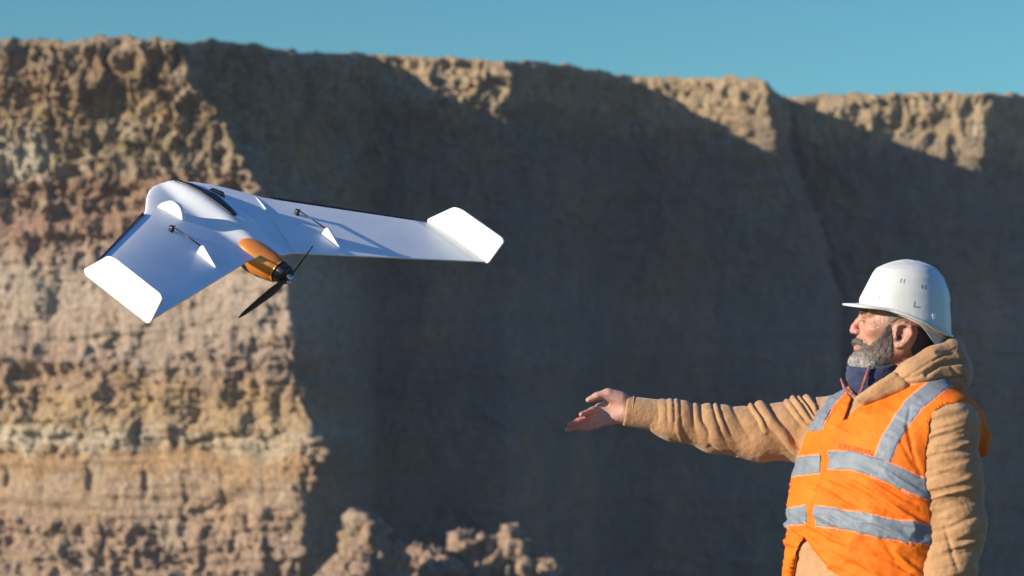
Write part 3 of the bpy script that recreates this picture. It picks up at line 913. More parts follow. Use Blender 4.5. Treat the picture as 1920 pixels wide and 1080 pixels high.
def cloth(name, cols, scale=14, rough=0.85, weave=900, bd=0.0006, wear=None, sheen=0.2, bfold=0.0):
    m, nt, b = new_mat(name)
    geo = node(nt, 'ShaderNodeNewGeometry'); P = geo.outputs['Position']
    n = noise_node(nt, P, scale, 6, 0.65)
    c = ramp(nt, n.outputs[0], [(0.28, cols[0]), (0.5, cols[1]), (0.72, cols[2])]).outputs[0]
    if wear:
        n3 = noise_node(nt, P, 70, 5, 0.7)
        w = ramp(nt, n3.outputs[0], [(0.56, (0, 0, 0)), (0.72, (1, 1, 1))])
        c = mixc(nt, c, wear, math_n(nt, 'MULTIPLY', w.outputs[0], 0.45))
    nt.links.new(c, b.inputs['Base Color']); b.inputs['Roughness'].default_value = rough
    b.inputs['Sheen Weight'].default_value = sheen; b.inputs['Specular IOR Level'].default_value = 0.25
    n2 = noise_node(nt, P, weave, 2, 0.5); n4 = noise_node(nt, P, 38, 5, 0.6)
    h = math_n(nt, 'ADD', math_n(nt, 'MULTIPLY', n2.outputs[0], 0.25), math_n(nt, 'MULTIPLY', n4.outputs[0], 2.0))
    bump(nt, b, h, bd)
    return m
SKIN = skin_mat()
TAN = cloth('tan_canvas', [(0.31, 0.168, 0.078), (0.375, 0.213, 0.102), (0.43, 0.255, 0.13)], 12, wear=(0.47, 0.32, 0.19), bd=0.0022)
TAN_IN = cloth('tan_lining', [(0.34, 0.19, 0.11), (0.40, 0.235, 0.14), (0.45, 0.27, 0.17)], 20)
NAVY = cloth('navy_fleece', [(0.012, 0.018, 0.045), (0.022, 0.032, 0.08), (0.035, 0.045, 0.10)], 40)
MAROON = cloth('maroon_piping', [(0.14, 0.04, 0.045), (0.22, 0.07, 0.07), (0.34, 0.14, 0.12)], 60)
ORANGE = cloth('hi_vis_orange', [(0.60, 0.105, 0.003), (0.68, 0.140, 0.004), (0.74, 0.170, 0.006)], 9, rough=0.7, bd=0.0016, sheen=0.0)
PINKISH = cloth('stripe_border', [(0.66, 0.17, 0.07), (0.70, 0.21, 0.10), (0.74, 0.26, 0.14)], 30, rough=0.7)
REFL = cloth('grey_reflective_tape', [(0.13, 0.155, 0.185), (0.17, 0.20, 0.235), (0.21, 0.245, 0.285)], 25, rough=0.5, weave=1500, bd=0.0012, sheen=0.0)
HATW = plain('white_helmet_shell', (0.56, 0.58, 0.56), 0.34, 0.03, 18, bump_d=0.0008, bscale=30)
CREAM = plain('cream_headband', (0.62, 0.56, 0.42), 0.6, 0.1, 60)
GREYP = plain('grey_nape_strap', (0.40, 0.41, 0.44), 0.5, 0.1, 60)
SLOT = plain('helmet_slot', (0.26, 0.27, 0.28), 0.6)
DARKH = plain('dark_hair', (0.055, 0.047, 0.043), 0.6, 0.3, 160, 0.004, 400)
def beard_mat():
    m, nt, b = new_mat('grey_beard')
    geo = node(nt, 'ShaderNodeNewGeometry'); P = geo.outputs['Position']
    sp = node(nt, 'ShaderNodeSeparateXYZ'); nt.links.new(P, sp.inputs[0])
    x0, x1 = W(1590, 680)[0], W(1680, 640)[0]
    f = math_n(nt, 'DIVIDE', math_n(nt, 'SUBTRACT', sp.outputs[0], x0), x1 - x0)
    z0, z1 = W(1600, 690)[2], W(1600, 630)[2]
    g = math_n(nt, 'DIVIDE', math_n(nt, 'SUBTRACT', sp.outputs[2], z0), z1 - z0)
    t = math_n(nt, 'ADD', math_n(nt, 'MULTIPLY', f, 0.42), math_n(nt, 'MULTIPLY', g, 0.62))
    n = noise_node(nt, P, 120, 5, 0.7)
    t = math_n(nt, 'ADD', t, math_n(nt, 'MULTIPLY', math_n(nt, 'SUBTRACT', n.outputs[0], 0.5), 0.9))
    c = ramp(nt, t, [(0.0, (0.42, 0.42, 0.40)), (0.22, (0.24, 0.23, 0.215)), (0.40, (0.12, 0.10, 0.09)), (0.75, (0.075, 0.052, 0.045))])
    nt.links.new(c.outputs[0], b.inputs['Base Color']); b.inputs['Roughness'].default_value = 0.7
    return m
BEARD = beard_mat()

ROOT = empty('person', (W(1640, 815)[0], YM, 0.0))
tag(ROOT, 'bearded man in white hard hat and orange vest, right arm held out after the throw', 'person')

# ---- arm lines (shared by body and sleeve)
ARM_R = [W(1596, 795, -.145), W(1500, 806, -.155), W(1425, 812, -.16), W(1350, 806, -.16), W(1260, 787, -.155), W(1178, 771, -.15)]
ARM_L = [W(1774, 804, .150), W(1780, 900, .165), W(1790, 985, .165), W(1777, 1080, .19), W(1755, 1180, .22)]

def hand(s, K, fingers, thumb, palm, k=0.008):
    for a, b_, ra, rb in palm: s.u(cone(a, b_, ra, rb), 0.012)
    for pts, rad in fingers:
        s.u(tube(pts, rad, 0.003), 0.005)
    s.u(tube(thumb[0], thumb[1], 0.004), 0.010)

def body_shape():
    s = Shape()
    U = lambda px, py, d=0.0: W(px, py, d)
    r = R_
    # trunk, kept well inside the clothes
    s.u(ellipsoid(W(1660, 880), (.15, .10, .22), (RT, FR, UPZ)), 0)
    s.u(ellipsoid(W(1640, 1060), (.155, .11, .20), (RT, FR, UPZ)), 0.08)
    s.u(cone(W(1600, 800, -.12), W(1770, 800, .12), .05, .05), 0.08)
    # legs and feet
    for sg in (1, -1):
        hip = np.array([W(1640, 1100)[0], YM, 0.88]) + RT * sg * .095
        knee = np.array([hip[0], hip[1], 0.47]) + RT * sg * .03 + FR * .02
        ank = np.array([knee[0], knee[1], 0.09]) + RT * sg * .02 - FR * .01
        s.u(tube([hip, knee, ank], [.080, .052, .036], 0.03), 0.05)
        s.u(cone(ank - [0, 0, .04] - FR * .03, ank - [0, 0, .055] + FR * .15, .035, .026), 0.03)
    # arms
    s.u(tube(ARM_R, [.052, .048, .043, .042, .036, .027], 0.02), 0.05)
    s.u(tube(ARM_L, [.052, .048, .042, .036, .028], 0.02), 0.05)
    # right hand: palm towards the camera, thumb up, fingers half curled towards us
    D0 = -.150
    H = lambda px, py, d=0.0: W(px, py, D0 + d)
    palm = [(H(1184, 769), H(1160, 766), r(20), r(19)), (H(1176, 757), H(1124, 764, .0), r(13), r(8.5)), (H(1178, 768), H(1121, 774, .0), r(13), r(9)),
            (H(1176, 776), H(1126, 783, 0), r(13), r(8.5)), (H(1172, 782), H(1133, 791, .002), r(10), r(7.5)), (H(1166, 752, .008), H(1141, 744, .012), r(15), r(11))]
    fingers = [([H(1124, 765), H(1110, 770, .025), H(1099, 775, .042), H(1090, 777, .054)], [r(7.6), r(6.9), r(6.2), r(4.9)]),
               ([H(1121, 774), H(1102, 782, .024), H(1084, 790, .036), H(1067, 796, .044)], [r(7.8), r(7.0), r(6.2), r(4.8)]),
               ([H(1126, 783), H(1104, 792, .020), H(1082, 800, .031), H(1063, 806, .038)], [r(7.4), r(6.6), r(5.8), r(4.5)]),
               ([H(1133, 791), H(1118, 798, .014), H(1103, 802, .024), H(1091, 804, .031)], [r(6.6), r(5.8), r(5.1), r(4.1)])]
    thumb = ([H(1162, 746, .010), H(1140, 738, .016), H(1119, 743, .022), H(1103, 750, .026)], [r(13), r(9.8), r(7.6), r(5.2)])
    hand(s, None, fingers, thumb, palm)
    s.s(ellipsoid(H(1143, 768, .030), (r(20), .012, r(13))), 0.012)       # hollow of the palm
    # left hand, relaxed at the side below the frame
    wl_ = W(1755, 1195, .225)
    E_ = lambda a, b_, c: wl_ + FR * a + RT * b_ + UPZ * c
    palm = [(wl_, E_(.02, -.02 + i * .014, -.085), .018, .011) for i in range(4)]
    fingers = [([E_(.02, -.024 + i * .018, -.085), E_(.032, -.024 + i * .018, -.115 - .004 * L), E_(.030, -.022 + i * .016, -.142 - .006 * L), E_(.018, -.020 + i * .015, -.160 - .006 * L)],
                [.0105, .0095, .0085, .007]) for i, L in enumerate((0, 1, 2, 1))]
    thumb = ([E_(.01, .012, -.02), E_(.035, .034, -.05), E_(.045, .036, -.075), E_(.045, .030, -.095)], [.016, .0125, .011, .0085])
    hand(s, None, fingers, thumb, palm)
    # neck and head, facing the left of the picture
    s.u(cone(W(1702, 640), W(1688, 760), r(40), r(46)), 0.03)
    s.u(ellipsoid(W(1692, 590), (r(76), r(57), r(74))), 0.02)
    s.u(ellipsoid(W(1664, 622), (r(48), r(50), r(56))), 0.035)
    s.u(ellipsoid(W(1645, 655), (r(38), r(38), r(32))), 0.03)
    for sg in (1, -1):
        s.u(cone(W(1692, 650, sg * r(44)), W(1628, 680, sg * r(18)), r(13), r(12)), 0.025)
        s.u(ellipsoid(W(1640, 618, sg * r(36)), (r(17), r(13), r(12))), 0.018)
        s.u(cone(W(1626, 588, sg * r(8)), W(1632, 586, sg * r(36)), r(6.5), r(6.5)), 0.012)
    s.u(ellipsoid(W(1624, 679), (r(17), r(20), r(14))), 0.02)
    s.u(ellipsoid(W(1617, 645), (r(14), r(23), r(15))), 0.015)
    # eye hollows, eyeballs, lids
    for sg in (1, -1):
        s.s(ellipsoid(W(1617, 601, sg * r(22)), (r(9), r(12), r(7.5))), 0.010)
        s.u(ellipsoid(W(1628, 602, sg * r(21)), (r(8.2), r(8.2), r(8.0))), 0.0)
        s.u(tube([W(1623, 599, sg * r(12)), W(1619.2, 598.4, sg * r(21)), W(1626, 600.5, sg * r(30))], [r(2.2), r(2.9), r(2.4)], .003), 0.004)
        s.u(tube([W(1624, 604.8, sg * r(13)), W(1620.6, 605.6, sg * r(21)), W(1628, 604.6, sg * r(30))], [r(1.8), r(2.4), r(1.9)], .003), 0.005)
    # nose
    s.u(tube([W(1619, 592), W(1609.5, 603), W(1602, 613), W(1599.5, 620)], [r(6), r(6.4), r(6.4), r(6.6)], 0.004), 0.009)
    for sg in (1, -1): s.u(ellipsoid(W(1607.5, 622.5, sg * r(8.5)), (r(7.5), r(5), r(5.2))), 0.006)
    for sg in (1, -1): s.s(ellipsoid(W(1604.5, 628.5, sg * r(4.5)), (r(2.8), r(2.0), r(2.4))), 0.002)
    # lips, slightly open
    s.u(tube([W(1612, 642.5, -r(17)), W(1604.5, 641, -r(6)), W(1604.5, 641, r(6)), W(1612, 642.5, r(17))], [r(2.0), r(4.0), r(4.0), r(2.0)], .004), 0.006)
    s.u(tube([W(1613, 649, -r(16)), W(1606, 653.5, -r(5)), W(1606, 653.5, r(5)), W(1613, 649, r(16))], [r(2.0), r(4.4), r(4.4), r(2.0)], .004), 0.006)
    s.s(tube([W(1610, 646.5, -r(15)), W(1600.5, 647, 0), W(1610, 646.5, r(15))], [r(1.1), r(1.9), r(1.1)]), 0.002)
    # ears
    for sg in (1, -1):
        ex = lambda px, py, o=0.0: W(px, py, sg * (r(57) + r(o)))
        s.u(ellipsoid(ex(1692, 629, 0), (r(16), r(6), r(22)), (np.array([.96, 0, .28]), np.array([0, 1.0, 0]), np.array([-.28, 0, .96]))), 0.008)
        s.s(ellipsoid(ex(1690, 628, 8), (r(10.5), r(7.5), r(15)), (np.array([.96, 0, .28]), np.array([0, 1.0, 0]), np.array([-.28, 0, .96]))), 0.004)
        s.u(tube([ex(1681, 621, 4), ex(1683, 611, 6), ex(1695, 606, 8), ex(1707, 612, 9), ex(1709, 626, 8), ex(1702, 638, 6), ex(1692, 647, 4), ex(1682, 650, 2)],
                 [r(2.6), r(3.0), r(3.6), r(4.0), r(3.8), r(3.6), r(4.6), r(4.0)], .003), 0.004)
        s.u(tube([ex(1703, 616, 5), ex(1701, 628, 6), ex(1694, 638, 5)], [r(2.2), r(2.8), r(2.2)], .003), 0.005)
        s.u(ellipsoid(ex(1679, 632, 3), (r(4), r(4), r(6))), 0.005)
        s.s(ellipsoid(ex(1685.5, 633, 2), (r(3.6), r(7), r(5))), 0.003)
    return s
BODY = body_shape()

def head_only():
    s = Shape()
    hc = W(1670, 640)
    s.ops = [op for op in BODY.ops if op[0] in 'us' and np.linalg.norm(op[1].c - hc) < .19]
    return s
HEAD = head_only()
v, f = nets(BODY, 0.0024, B=14)
v = relax(v, f, 1)
def skin_disp(v):
    px, py = to_px(v)
    d = 0.0004 * fbm(v * 160, 3, 3)
    for ln, w, a in (([(1640, 598), (1652, 603)], 2.0, .0012), ([(1641, 603), (1650, 610)], 1.8, .001), ([(1613, 628), (1622, 636), (1627, 645)], 2.4, .0016),
                     ([(1624, 611), (1633, 615), (1644, 613)], 2.2, .0018), ([(1616, 630), (1624, 638), (1628, 646)], 2.0, .0016), ([(1630, 620), (1645, 632)], 4.0, .0018), ([(1626, 577), (1650, 580)], 1.6, .0008), ([(1625, 583), (1640, 580)], 1.4, .0006)):
        q, _ = line_dist(px, py, ln); d = d - a * np.exp(-(q / w) ** 2) * (np.abs(v[:, 1] - YM) > .012) * (v[:, 2] > 1.45)
    return d
v = v + vnormals(v, f) * skin_disp(v)[:, None]
body = part('body', v, f, SKIN, ROOT)

# eyes: iris set in the near eyeball
EYEW = plain('eye_white', (0.30, 0.24, 0.22), 0.3); IRIS = plain('brown_iris', (0.05, 0.028, 0.018), 0.15)
for sg in (1, -1):
    s = Shape().u(ellipsoid(W(1627.6, 602, sg * R_(21)), (R_(8.5), R_(8.4), R_(8.2))))
    e = sdf_part('eye', s, 0.0012, EYEW, ROOT, it=1)
    s = Shape().u(ellipsoid(W(1620.6, 602, sg * R_(22)), (R_(2.4), R_(4.6), R_(4.2))))
    sdf_part('iris', s, 0.0006, IRIS, e, it=1)

def strands(V, F, cond, n, length, width, lean, seed, curl=0.4):
    """thin tapered hairs standing on a mesh: triangles to append to it"""
    rng = np.random.default_rng(seed)
    N = vnormals(V, F)
    cand = np.flatnonzero(cond(V))
    i = rng.choice(cand, n)
    p = V[i] + rng.normal(size=(n, 3)) * 0.0006
    d = N[i] * 0.55 + np.asarray(lean) + rng.normal(size=(n, 3)) * curl
    d /= np.linalg.norm(d, axis=1, keepdims=True)
    L = length * (0.5 + rng.random((n, 1)))
    sd = np.cross(d, rng.normal(size=(n, 3))); sd /= np.linalg.norm(sd, axis=1, keepdims=True) + 1e-9
    mid = p + d * L * 0.55; d2 = d + np.asarray(lean) * 0.6; d2 /= np.linalg.norm(d2, axis=1, keepdims=True)
    tip = mid + d2 * L * 0.45
    nv = np.stack([p - sd * width, p + sd * width, mid + sd * width * .6, mid - sd * width * .6, tip], 1).reshape(-1, 3)
    k = np.arange(n) * 5
    q = np.stack([k, k + 1, k + 2, k + 3], 1); t = np.stack([k + 3, k + 2, k + 4, k + 4], 1)
    return nv, q, t
def hairy(name, V, F, mat, parent, groups, extra=None):
    allv = [V]; faces = [tuple(x) for x in F.tolist()]; off = len(V)
    for g in list(groups) + ([None] if extra else []):
        nv, q, t = strands(V, F, *g) if g else extra
        allv.append(nv); faces += [tuple(x) for x in (q + off).tolist()] + [tuple(x[:3]) for x in (t + off).tolist()]
        off += len(nv)
    return part(name, np.concatenate(allv), faces, mat, parent)

BEARD_POLY = [(1599, 637), (1607, 633.5), (1616, 637), (1623, 646), (1631, 648), (1643, 637), (1655, 625), (1663, 609), (1671, 604), (1672, 620), (1675, 645), (1673, 668), (1655, 686), (1620, 700), (1575, 700), (1575, 660), (1600, 659.5), (1612, 657), (1615, 649), (1606, 645), (1596, 645)]
def beard():
    s = Shape(); s.ops = list(HEAD.ops)
    s.u(ellipsoid(W(1612, 677), (R_(19), R_(20), R_(12))), 0.014)
    s.u(ellipsoid(W(1637, 681), (R_(26), R_(30), R_(10))), 0.014)
    s.d(lambda P, d: d - 0.0030)
    def reg(P):
        x, y = to_px(P)
        return poly_sdf(x, y, BEARD_POLY) / SC
    s.i(reg, 0.004)
    v, f = nets(s, 0.0022, W(1575, 705, .1), W(1690, 590, -.1), 12)
    v = relax(v, f, 1); n = vnormals(v, f)
    v = v + n * (0.0028 * fbm(v * np.array([90, 90, 60]), 4, 5) + 0.0015 * fbm(v * 260, 2, 6))[:, None]
    # stubble scattered past the edge of the beard
    s2 = Shape(); s2.ops = list(HEAD.ops); s2.i(lambda P: (poly_sdf(*to_px(P), BEARD_POLY) - 5.5) / SC, 0.001)
    vs, fs = nets(s2, 0.003, W(1575, 705, .1), W(1690, 590, -.1), 12)
    nv, qv, tv = strands(vs, fs, lambda V: V[:, 2] > 0, 5000, 0.0042, 0.00022, (.05, 0, -.9), 41, 0.3)
    v0 = len(v)
    extra = (nv, qv, tv)
    hairy('beard', v, f, BEARD, ROOT, [(lambda V: V[:, 2] > 0, 12000, 0.0058, 0.00026, (-.10, 0, -.75), 2, 0.5)], extra)
beard()
def hair():
    s = Shape(); s.ops = list(HEAD.ops)
    s.d(lambda P, d: d - 0.0036)
    s.i(lambda P: poly_sdf(*to_px(P), [(1690, 560), (1692, 590), (1700, 596), (1712, 600), (1718, 606), (1722, 620), (1718, 640), (1708, 655), (1712, 668), (1740, 690), (1790, 660), (1790, 540)]) / SC, 0.003)
    v, f = nets(s, 0.0026, W(1640, 700, .12), W(1795, 545, -.12), 12)
    v = relax(v, f, 1)
    v = v + vnormals(v, f) * (0.0022 * fbm(v * 110, 3, 15))[:, None]
    hairy('hair', v, f, DARKH, ROOT, [(lambda V: V[:, 2] > 0, 5000, 0.007, 0.0003, (.35, 0, -.6), 4, 0.25)])
    s = Shape(); s.ops = list(HEAD.ops)
    s.d(lambda P, d: d - 0.0022)
    s.i(lambda P: poly_sdf(*to_px(P), [(1655, 574), (1663, 588), (1662, 603), (1673, 606), (1684, 598), (1706, 596), (1700, 575)]) / SC, 0.003)
    v, f = nets(s, 0.0022, W(1645, 612, .12), W(1715, 565, -.12), 12)
    v = relax(v, f, 1)
    G = plain('grey_temple_hair', (0.21, 0.17, 0.145), 0.7, 0.4, 250)
    hairy('temple_hair', v, f, G, ROOT, [(lambda V: V[:, 2] > 0, 1600, 0.006, 0.0003, (.5, 0, -.4), 14, 0.3)])
    # eyebrows
    BROW = plain('brown_brow_hair', (0.06, 0.036, 0.03), 0.7, 0.4, 250)
    for sg in (1, -1):
        s = Shape().u(tube([W(1615, 588, sg * R_(10)), W(1614.5, 584, sg * R_(22)), W(1624, 585, sg * R_(34)), W(1634, 588, sg * R_(41))], [R_(1.6), R_(2.5), R_(2.3), R_(1.1)], .002))
        v, f = nets(s, 0.0009, B=12)
        hairy('eyebrow', v, f, BROW, ROOT, [(lambda V: V[:, 2] > 0, 250, 0.005, 0.00028, (.5, 0, .1), 24, 0.25)])
hair()

# ---- jacket
def torso_prim(off=0.0):
    rows = [(728, .10, .055, 1688), (748, .168, .095, 1684), (775, .205, .130, 1676), (810, .218, .152, 1668), (860, .226, .164, 1657), (930, .228, .174, 1648),
            (1000, .230, .182, 1642), (1080, .232, .184, 1643), (1180, .234, .184, 1642), (1240, .232, .182, 1640)]
    zs = np.array([W(1650, p)[2] for p, *_ in rows])[::-1]
    A = np.array([r[1] for r in rows])[::-1]; B_ = np.array([r[2] for r in rows])[::-1]; X = np.array([W(r[3], r[0])[0] for r in rows])[::-1]
    ztop, zbot = zs[-1], zs[0]
    def f(P):
        z = P[..., 2]
        a = np.interp(z, zs, A) + off; b = np.interp(z, zs, B_) + off; x = np.interp(z, zs, X)
        dx, dy = P[..., 0] - x, P[..., 1] - YM
        l = dx * RT[0] + dy * RT[1]; g = dx * FR[0] + dy * FR[1]
        k = (np.abs(l / a) ** 2.25 + np.abs(g / b) ** 2.25) ** (1 / 2.25)
        d = (k - 1) * np.minimum(a, b) * 0.92
        cap = np.maximum(z - ztop - off, zbot - z)
        return smax(d, cap, 0.02)
    return Prim(f, W(1650, 980), 0.42)
def shoulders(s, off=0.0):
    s.u(cone(W(1600, 790, -.135), W(1660, 752, -.045), .066 + off, .060 + off), 0.05)
    s.u(cone(W(1776, 795, .140), W(1722, 752, .045), .068 + off, .060 + off), 0.05)
def sleeves(s, off=0.0):
    s.u(tube([*ARM_R[:5], W(1228, 779, -.152)], [.078 + off, .081 + off, .072 + off, .061 + off, .050 + off, .041 + off], 0.03), 0.035)
    s.u(tube(ARM_L, [.079 + off, .078 + off, .075 + off, .067 + off, .054 + off], 0.03), 0.03)

CREASE = [1205, 1230, 1249, 1262, 1274, 1298, 1312, 1338, 1350, 1374, 1402, 1413, 1437, 1468, 1481, 1496, 1504, 1520]
def jacket_disp(v, n):
    px, py = to_px(v)
    d = 0.0015 * fbm(v * 26, 4, 3) + 0.0008 * fbm(v * 90, 2, 4)
    rarm = (px < 1530) & (v[:, 1] > YM + .02)
    ytop = np.interp(px, [1170, 1250, 1350, 1500, 1530], [742, 746, 766, 747, 740])
    ybot = np.interp(px, [1170, 1250, 1340, 1500], [800, 822, 856, 862])
    u = np.clip((py - ytop) / (ybot - ytop), 0, 1)
    slant = np.interp(px, [1180, 1300, 1400, 1520], [0.05, 0.12, 0.55, 0.70])
    wob = 9 * vnoise(np.stack([px / 34, py / 26, v[:, 1] * 12], 1), 9) + 1.2 * vnoise(np.stack([px / 11, py / 14, v[:, 1] * 30], 1), 19)
    xx = px - slant * (py - ytop) + wob * u
    ph = np.interp(xx, CREASE, np.arange(len(CREASE)))
    k = np.floor(ph).astype(int); fr_ = ph - k
    h = _hash(k, k * 0, k * 0, 3)
    tilt = _hash(k, k * 0 + 1, k * 0, 5) - .5
    prof = (1 - np.exp(-fr_ * 5.5)) * (1 - np.exp(-(1 - fr_) * 5.5)) * 1.1 * (1 + 0.5 * tilt * (fr_ - .5))
    amp = np.interp(px, [1190, 1228, 1255, 1350, 1500], [0, .0018, .0062, .0095, .0125]) * (0.35 + 0.9 * h)
    reach = 0.30 + 0.55 * _hash(k, k * 0 + 2, k * 0, 6)
    fade = 0.10 + 0.90 * (1 - sstep(reach, reach + .30, u))
    A0 = np.interp(px, [1190, 1228, 1255, 1350, 1500], [0, .0018, .0062, .0095, .0125]) * 0.8
    d = np.where(rarm, d + amp * fade * prof - A0 * 0.7 * (0.10 + 0.90 * (1 - sstep(.45, .85, u))), d)
    # under the elbow: a couple of folds
    for ln, w, a in (([(1330, 838), (1352, 850), (1375, 852)], 4, .006), ([(1338, 850), (1360, 857)], 3, .004), ([(1440, 815), (1495, 855)], 4, .004)):
        q, T = line_dist(px, py, ln); d = d - np.where(rarm, a * np.exp(-(q / w) ** 2), 0)
    # left sleeve: short slanting folds
    larm = (px > 1722) & (py > 745) & (v[:, 1] < YM + .02)
    P2 = np.stack([(px * .50 - py * .10) / 42, (py + 0.28 * (px - 1780)) / 17, v[:, 1] * 6], 1)
    P2 = P2 + 0.35 * fbm(P2 * .7, 2, 13)[:, None]
    r = 1 - np.abs(vnoise(P2, 33)) * 2.4
    r2 = 1 - np.abs(vnoise(P2 * np.array([1.3, 1.7, 1]) + 7, 34)) * 2.4
    d = d + np.where(larm, .0060 * np.clip(r, -.5, .6) + .0028 * np.clip(r2, -.5, .6), 0) * sstep(745, 775, py) * (1 - .5 * sstep(1815, 1845, px)) * (0.25 + .75 * sstep(1728, 1752, px))
    for ln, w, a in (([(1716, 1005), (1790, 985), (1842, 960)], 5, .007), ([(1740, 1020), (1800, 1012), (1845, 1000)], 5, .008), ([(1770, 925), (1835, 950)], 4, .006), ([(1728, 880), (1800, 893), (1838, 880)], 4.5, .005), ([(1735, 822), (1800, 812)], 3, .003), ([(1735, 840), (1812, 836)], 3, .003), ([(1772, 990), (1795, 1070)], 4, .005)):
        q, T = line_dist(px, py, ln); d = d - np.where(larm, a * np.exp(-(q / w) ** 2) * np.sin(np.pi * np.clip(T, .05, .95)) ** .5, 0)
    # belly of the jacket
    tor = (px > 1460) & (px < 1640) & (py > 980)
    r = 1 - np.abs(vnoise(np.stack([(px + py * .5) / 60, py / 40, v[:, 1] * 4], 1), 43)) * 2
    d = d + np.where(tor, .004 * r, 0)
    return d
s = Shape().u(torso_prim()); shoulders(s); sleeves(s)
s.s(cone(W(1690, 690), W(1672, 745), .074, .066), 0.01)          # neck opening
jacket = sdf_part('jacket', s, 0.0036, TAN, ROOT, jacket_disp, it=2, B=14)
# cuffs
def cuff(name, a, b_, ra, rb, parent):
    s = Shape().u(cone(a, b_, ra, rb))
    ax = (b_ - a) / np.linalg.norm(b_ - a)
    s.i(lambda P: -((P - a) @ ax), .002); s.i(lambda P: (P - b_) @ ax, .004)
    s.s(cone(b_ - ax * .012, b_ + ax * .05, rb - .006, rb - .005), .002)
    return sdf_part(name, s, .0022, TAN, parent, lambda v, n: .0012 * fbm(v * np.array([30, 30, 12]), 3, 8), it=1)
cuff('cuff', W(1232, 779, -.152), W(1171, 770, -.150), .0425, .0405, jacket)
cuff('cuff', ARM_L[3] * .1 + ARM_L[4] * .9, ARM_L[4] * 1.25 - ARM_L[3] * .25, .053, .045, jacket)
# seam ring on the right cuff
s = Shape().u(cone(W(1189, 772, -.151), W(1183, 771, -.151), .0425, .0425)); s.i(lambda P: np.abs(to_px(P)[0] - 1186 + (to_px(P)[1] - 770) * .10) / SC - .0016, .001)
sdf_part('cuff_seam', s, .0018, TAN_IN, jacket, it=1)

# ---- hood, lying on the shoulders behind the neck
s = Shape()
s.u(ellipsoid(W(1762, 702, .0), (R_(50), R_(62), R_(42))), 0)
s.u(tube([W(1672, 716, .072), W(1704, 696, .090), W(1748, 668, .085), W(1784, 649, .045), W(1794, 645, -.01), W(1778, 652, -.07), W(1730, 676, -.09), W(1668, 712, -.08)], [R_(10), R_(14), R_(15), R_(12), R_(11), R_(12), R_(13), R_(9)], .02), .05)
s.u(tube([W(1690, 726, .085), W(1730, 710, .09), W(1780, 700, .05), W(1790, 700, -.03), W(1760, 700, -.10), W(1690, 722, -.09)], [R_(12), R_(24), R_(28), R_(26), R_(26), R_(14)], .03), .05)
s.s(cone(W(1712, 600), W(1684, 730), R_(62), R_(48)), .010)
s.s(ellipsoid(W(1722, 640, 0), (R_(60), R_(56), R_(30))), .01)
def hood_disp(v, n):
    px, py = to_px(v)
    d = .0025 * fbm(v * np.array([22, 22, 30]), 4, 6)
    for ln, w, a in (([(1676, 722), (1705, 704), (1747, 677), (1792, 653)], 1.5, .0022), ([(1738, 702), (1762, 684), (1806, 678)], 4.5, .009), ([(1700, 722), (1750, 716), (1808, 708)], 4, .005), ([(1690, 712), (1720, 706), (1742, 692)], 2.6, .003), ([(1752, 676), (1772, 664), (1788, 662)], 2.6, .003), ([(1758, 660), (1792, 668), (1812, 684)], 3.5, .004), ([(1785, 690), (1808, 716)], 4, .004)):
        q, T = line_dist(px, py, ln); d = d - a * np.exp(-(q / w) ** 2) * (v[:, 1] < YM + .03)
    return d
sdf_part('hood', s, .003, TAN, jacket, hood_disp, it=4)

# ---- navy collar with maroon piping
s = Shape().u(tube([W(1640, 688), W(1640, 712), W(1650, 745)], [R_(52), R_(54), R_(52)], .01))
s.i(lambda P: poly_sdf(*to_px(P), [(1584, 684), (1600, 687), (1630, 691), (1660, 686), (1690, 680), (1700, 760), (1620, 752), (1602, 742), (1590, 720), (1582, 700)]) / SC, .004)
s.s(cone(W(1652, 640), W(1652, 700), R_(46), R_(40)), .006)
def col_disp(v, n):
    px, py = to_px(v)
    return .003 * fbm(v * np.array([30, 30, 55]), 3, 61) - .0025 * np.exp(-((py - 700 - .3 * (px - 1600)) / 2.5) ** 2) - .002 * np.exp(-((py - 716) / 2.5) ** 2)
collar = sdf_part('collar', s, .0024, NAVY, ROOT, col_disp, it=1)
s = Shape().u(tube([W(1630, 688, R_(56)), W(1624, 706, R_(57)), W(1616, 730, R_(56)), W(1611, 742, R_(54))], [R_(3.0), R_(3.2), R_(3.2), R_(2.6)], .002))
s.u(tube([W(1577, 711, R_(12)), W(1583, 727, R_(30)), W(1596, 739, R_(44)), W(1606, 745, R_(52))], [R_(2.4), R_(3), R_(3), R_(2.4)], .002))
sdf_part('collar_piping', s, .0016, MAROON, collar, it=1)
# lapel edge of the jacket beside the collar
s = Shape().u(tube([W(1608, 747, R_(62)), W(1634, 733, R_(68)), W(1655, 719, R_(72)), W(1676, 704, R_(74))], [R_(4), R_(6), R_(7), R_(6)], .004))
s.u(tube([W(1622, 752, R_(60)), W(1650, 738, R_(66)), W(1690, 722, R_(74))], [R_(8), R_(12), R_(14)], .006), .025)
sdf_part('lapel', s, .002, TAN, jacket, lambda v, n: .001 * fbm(v * 60, 3, 2), it=4)

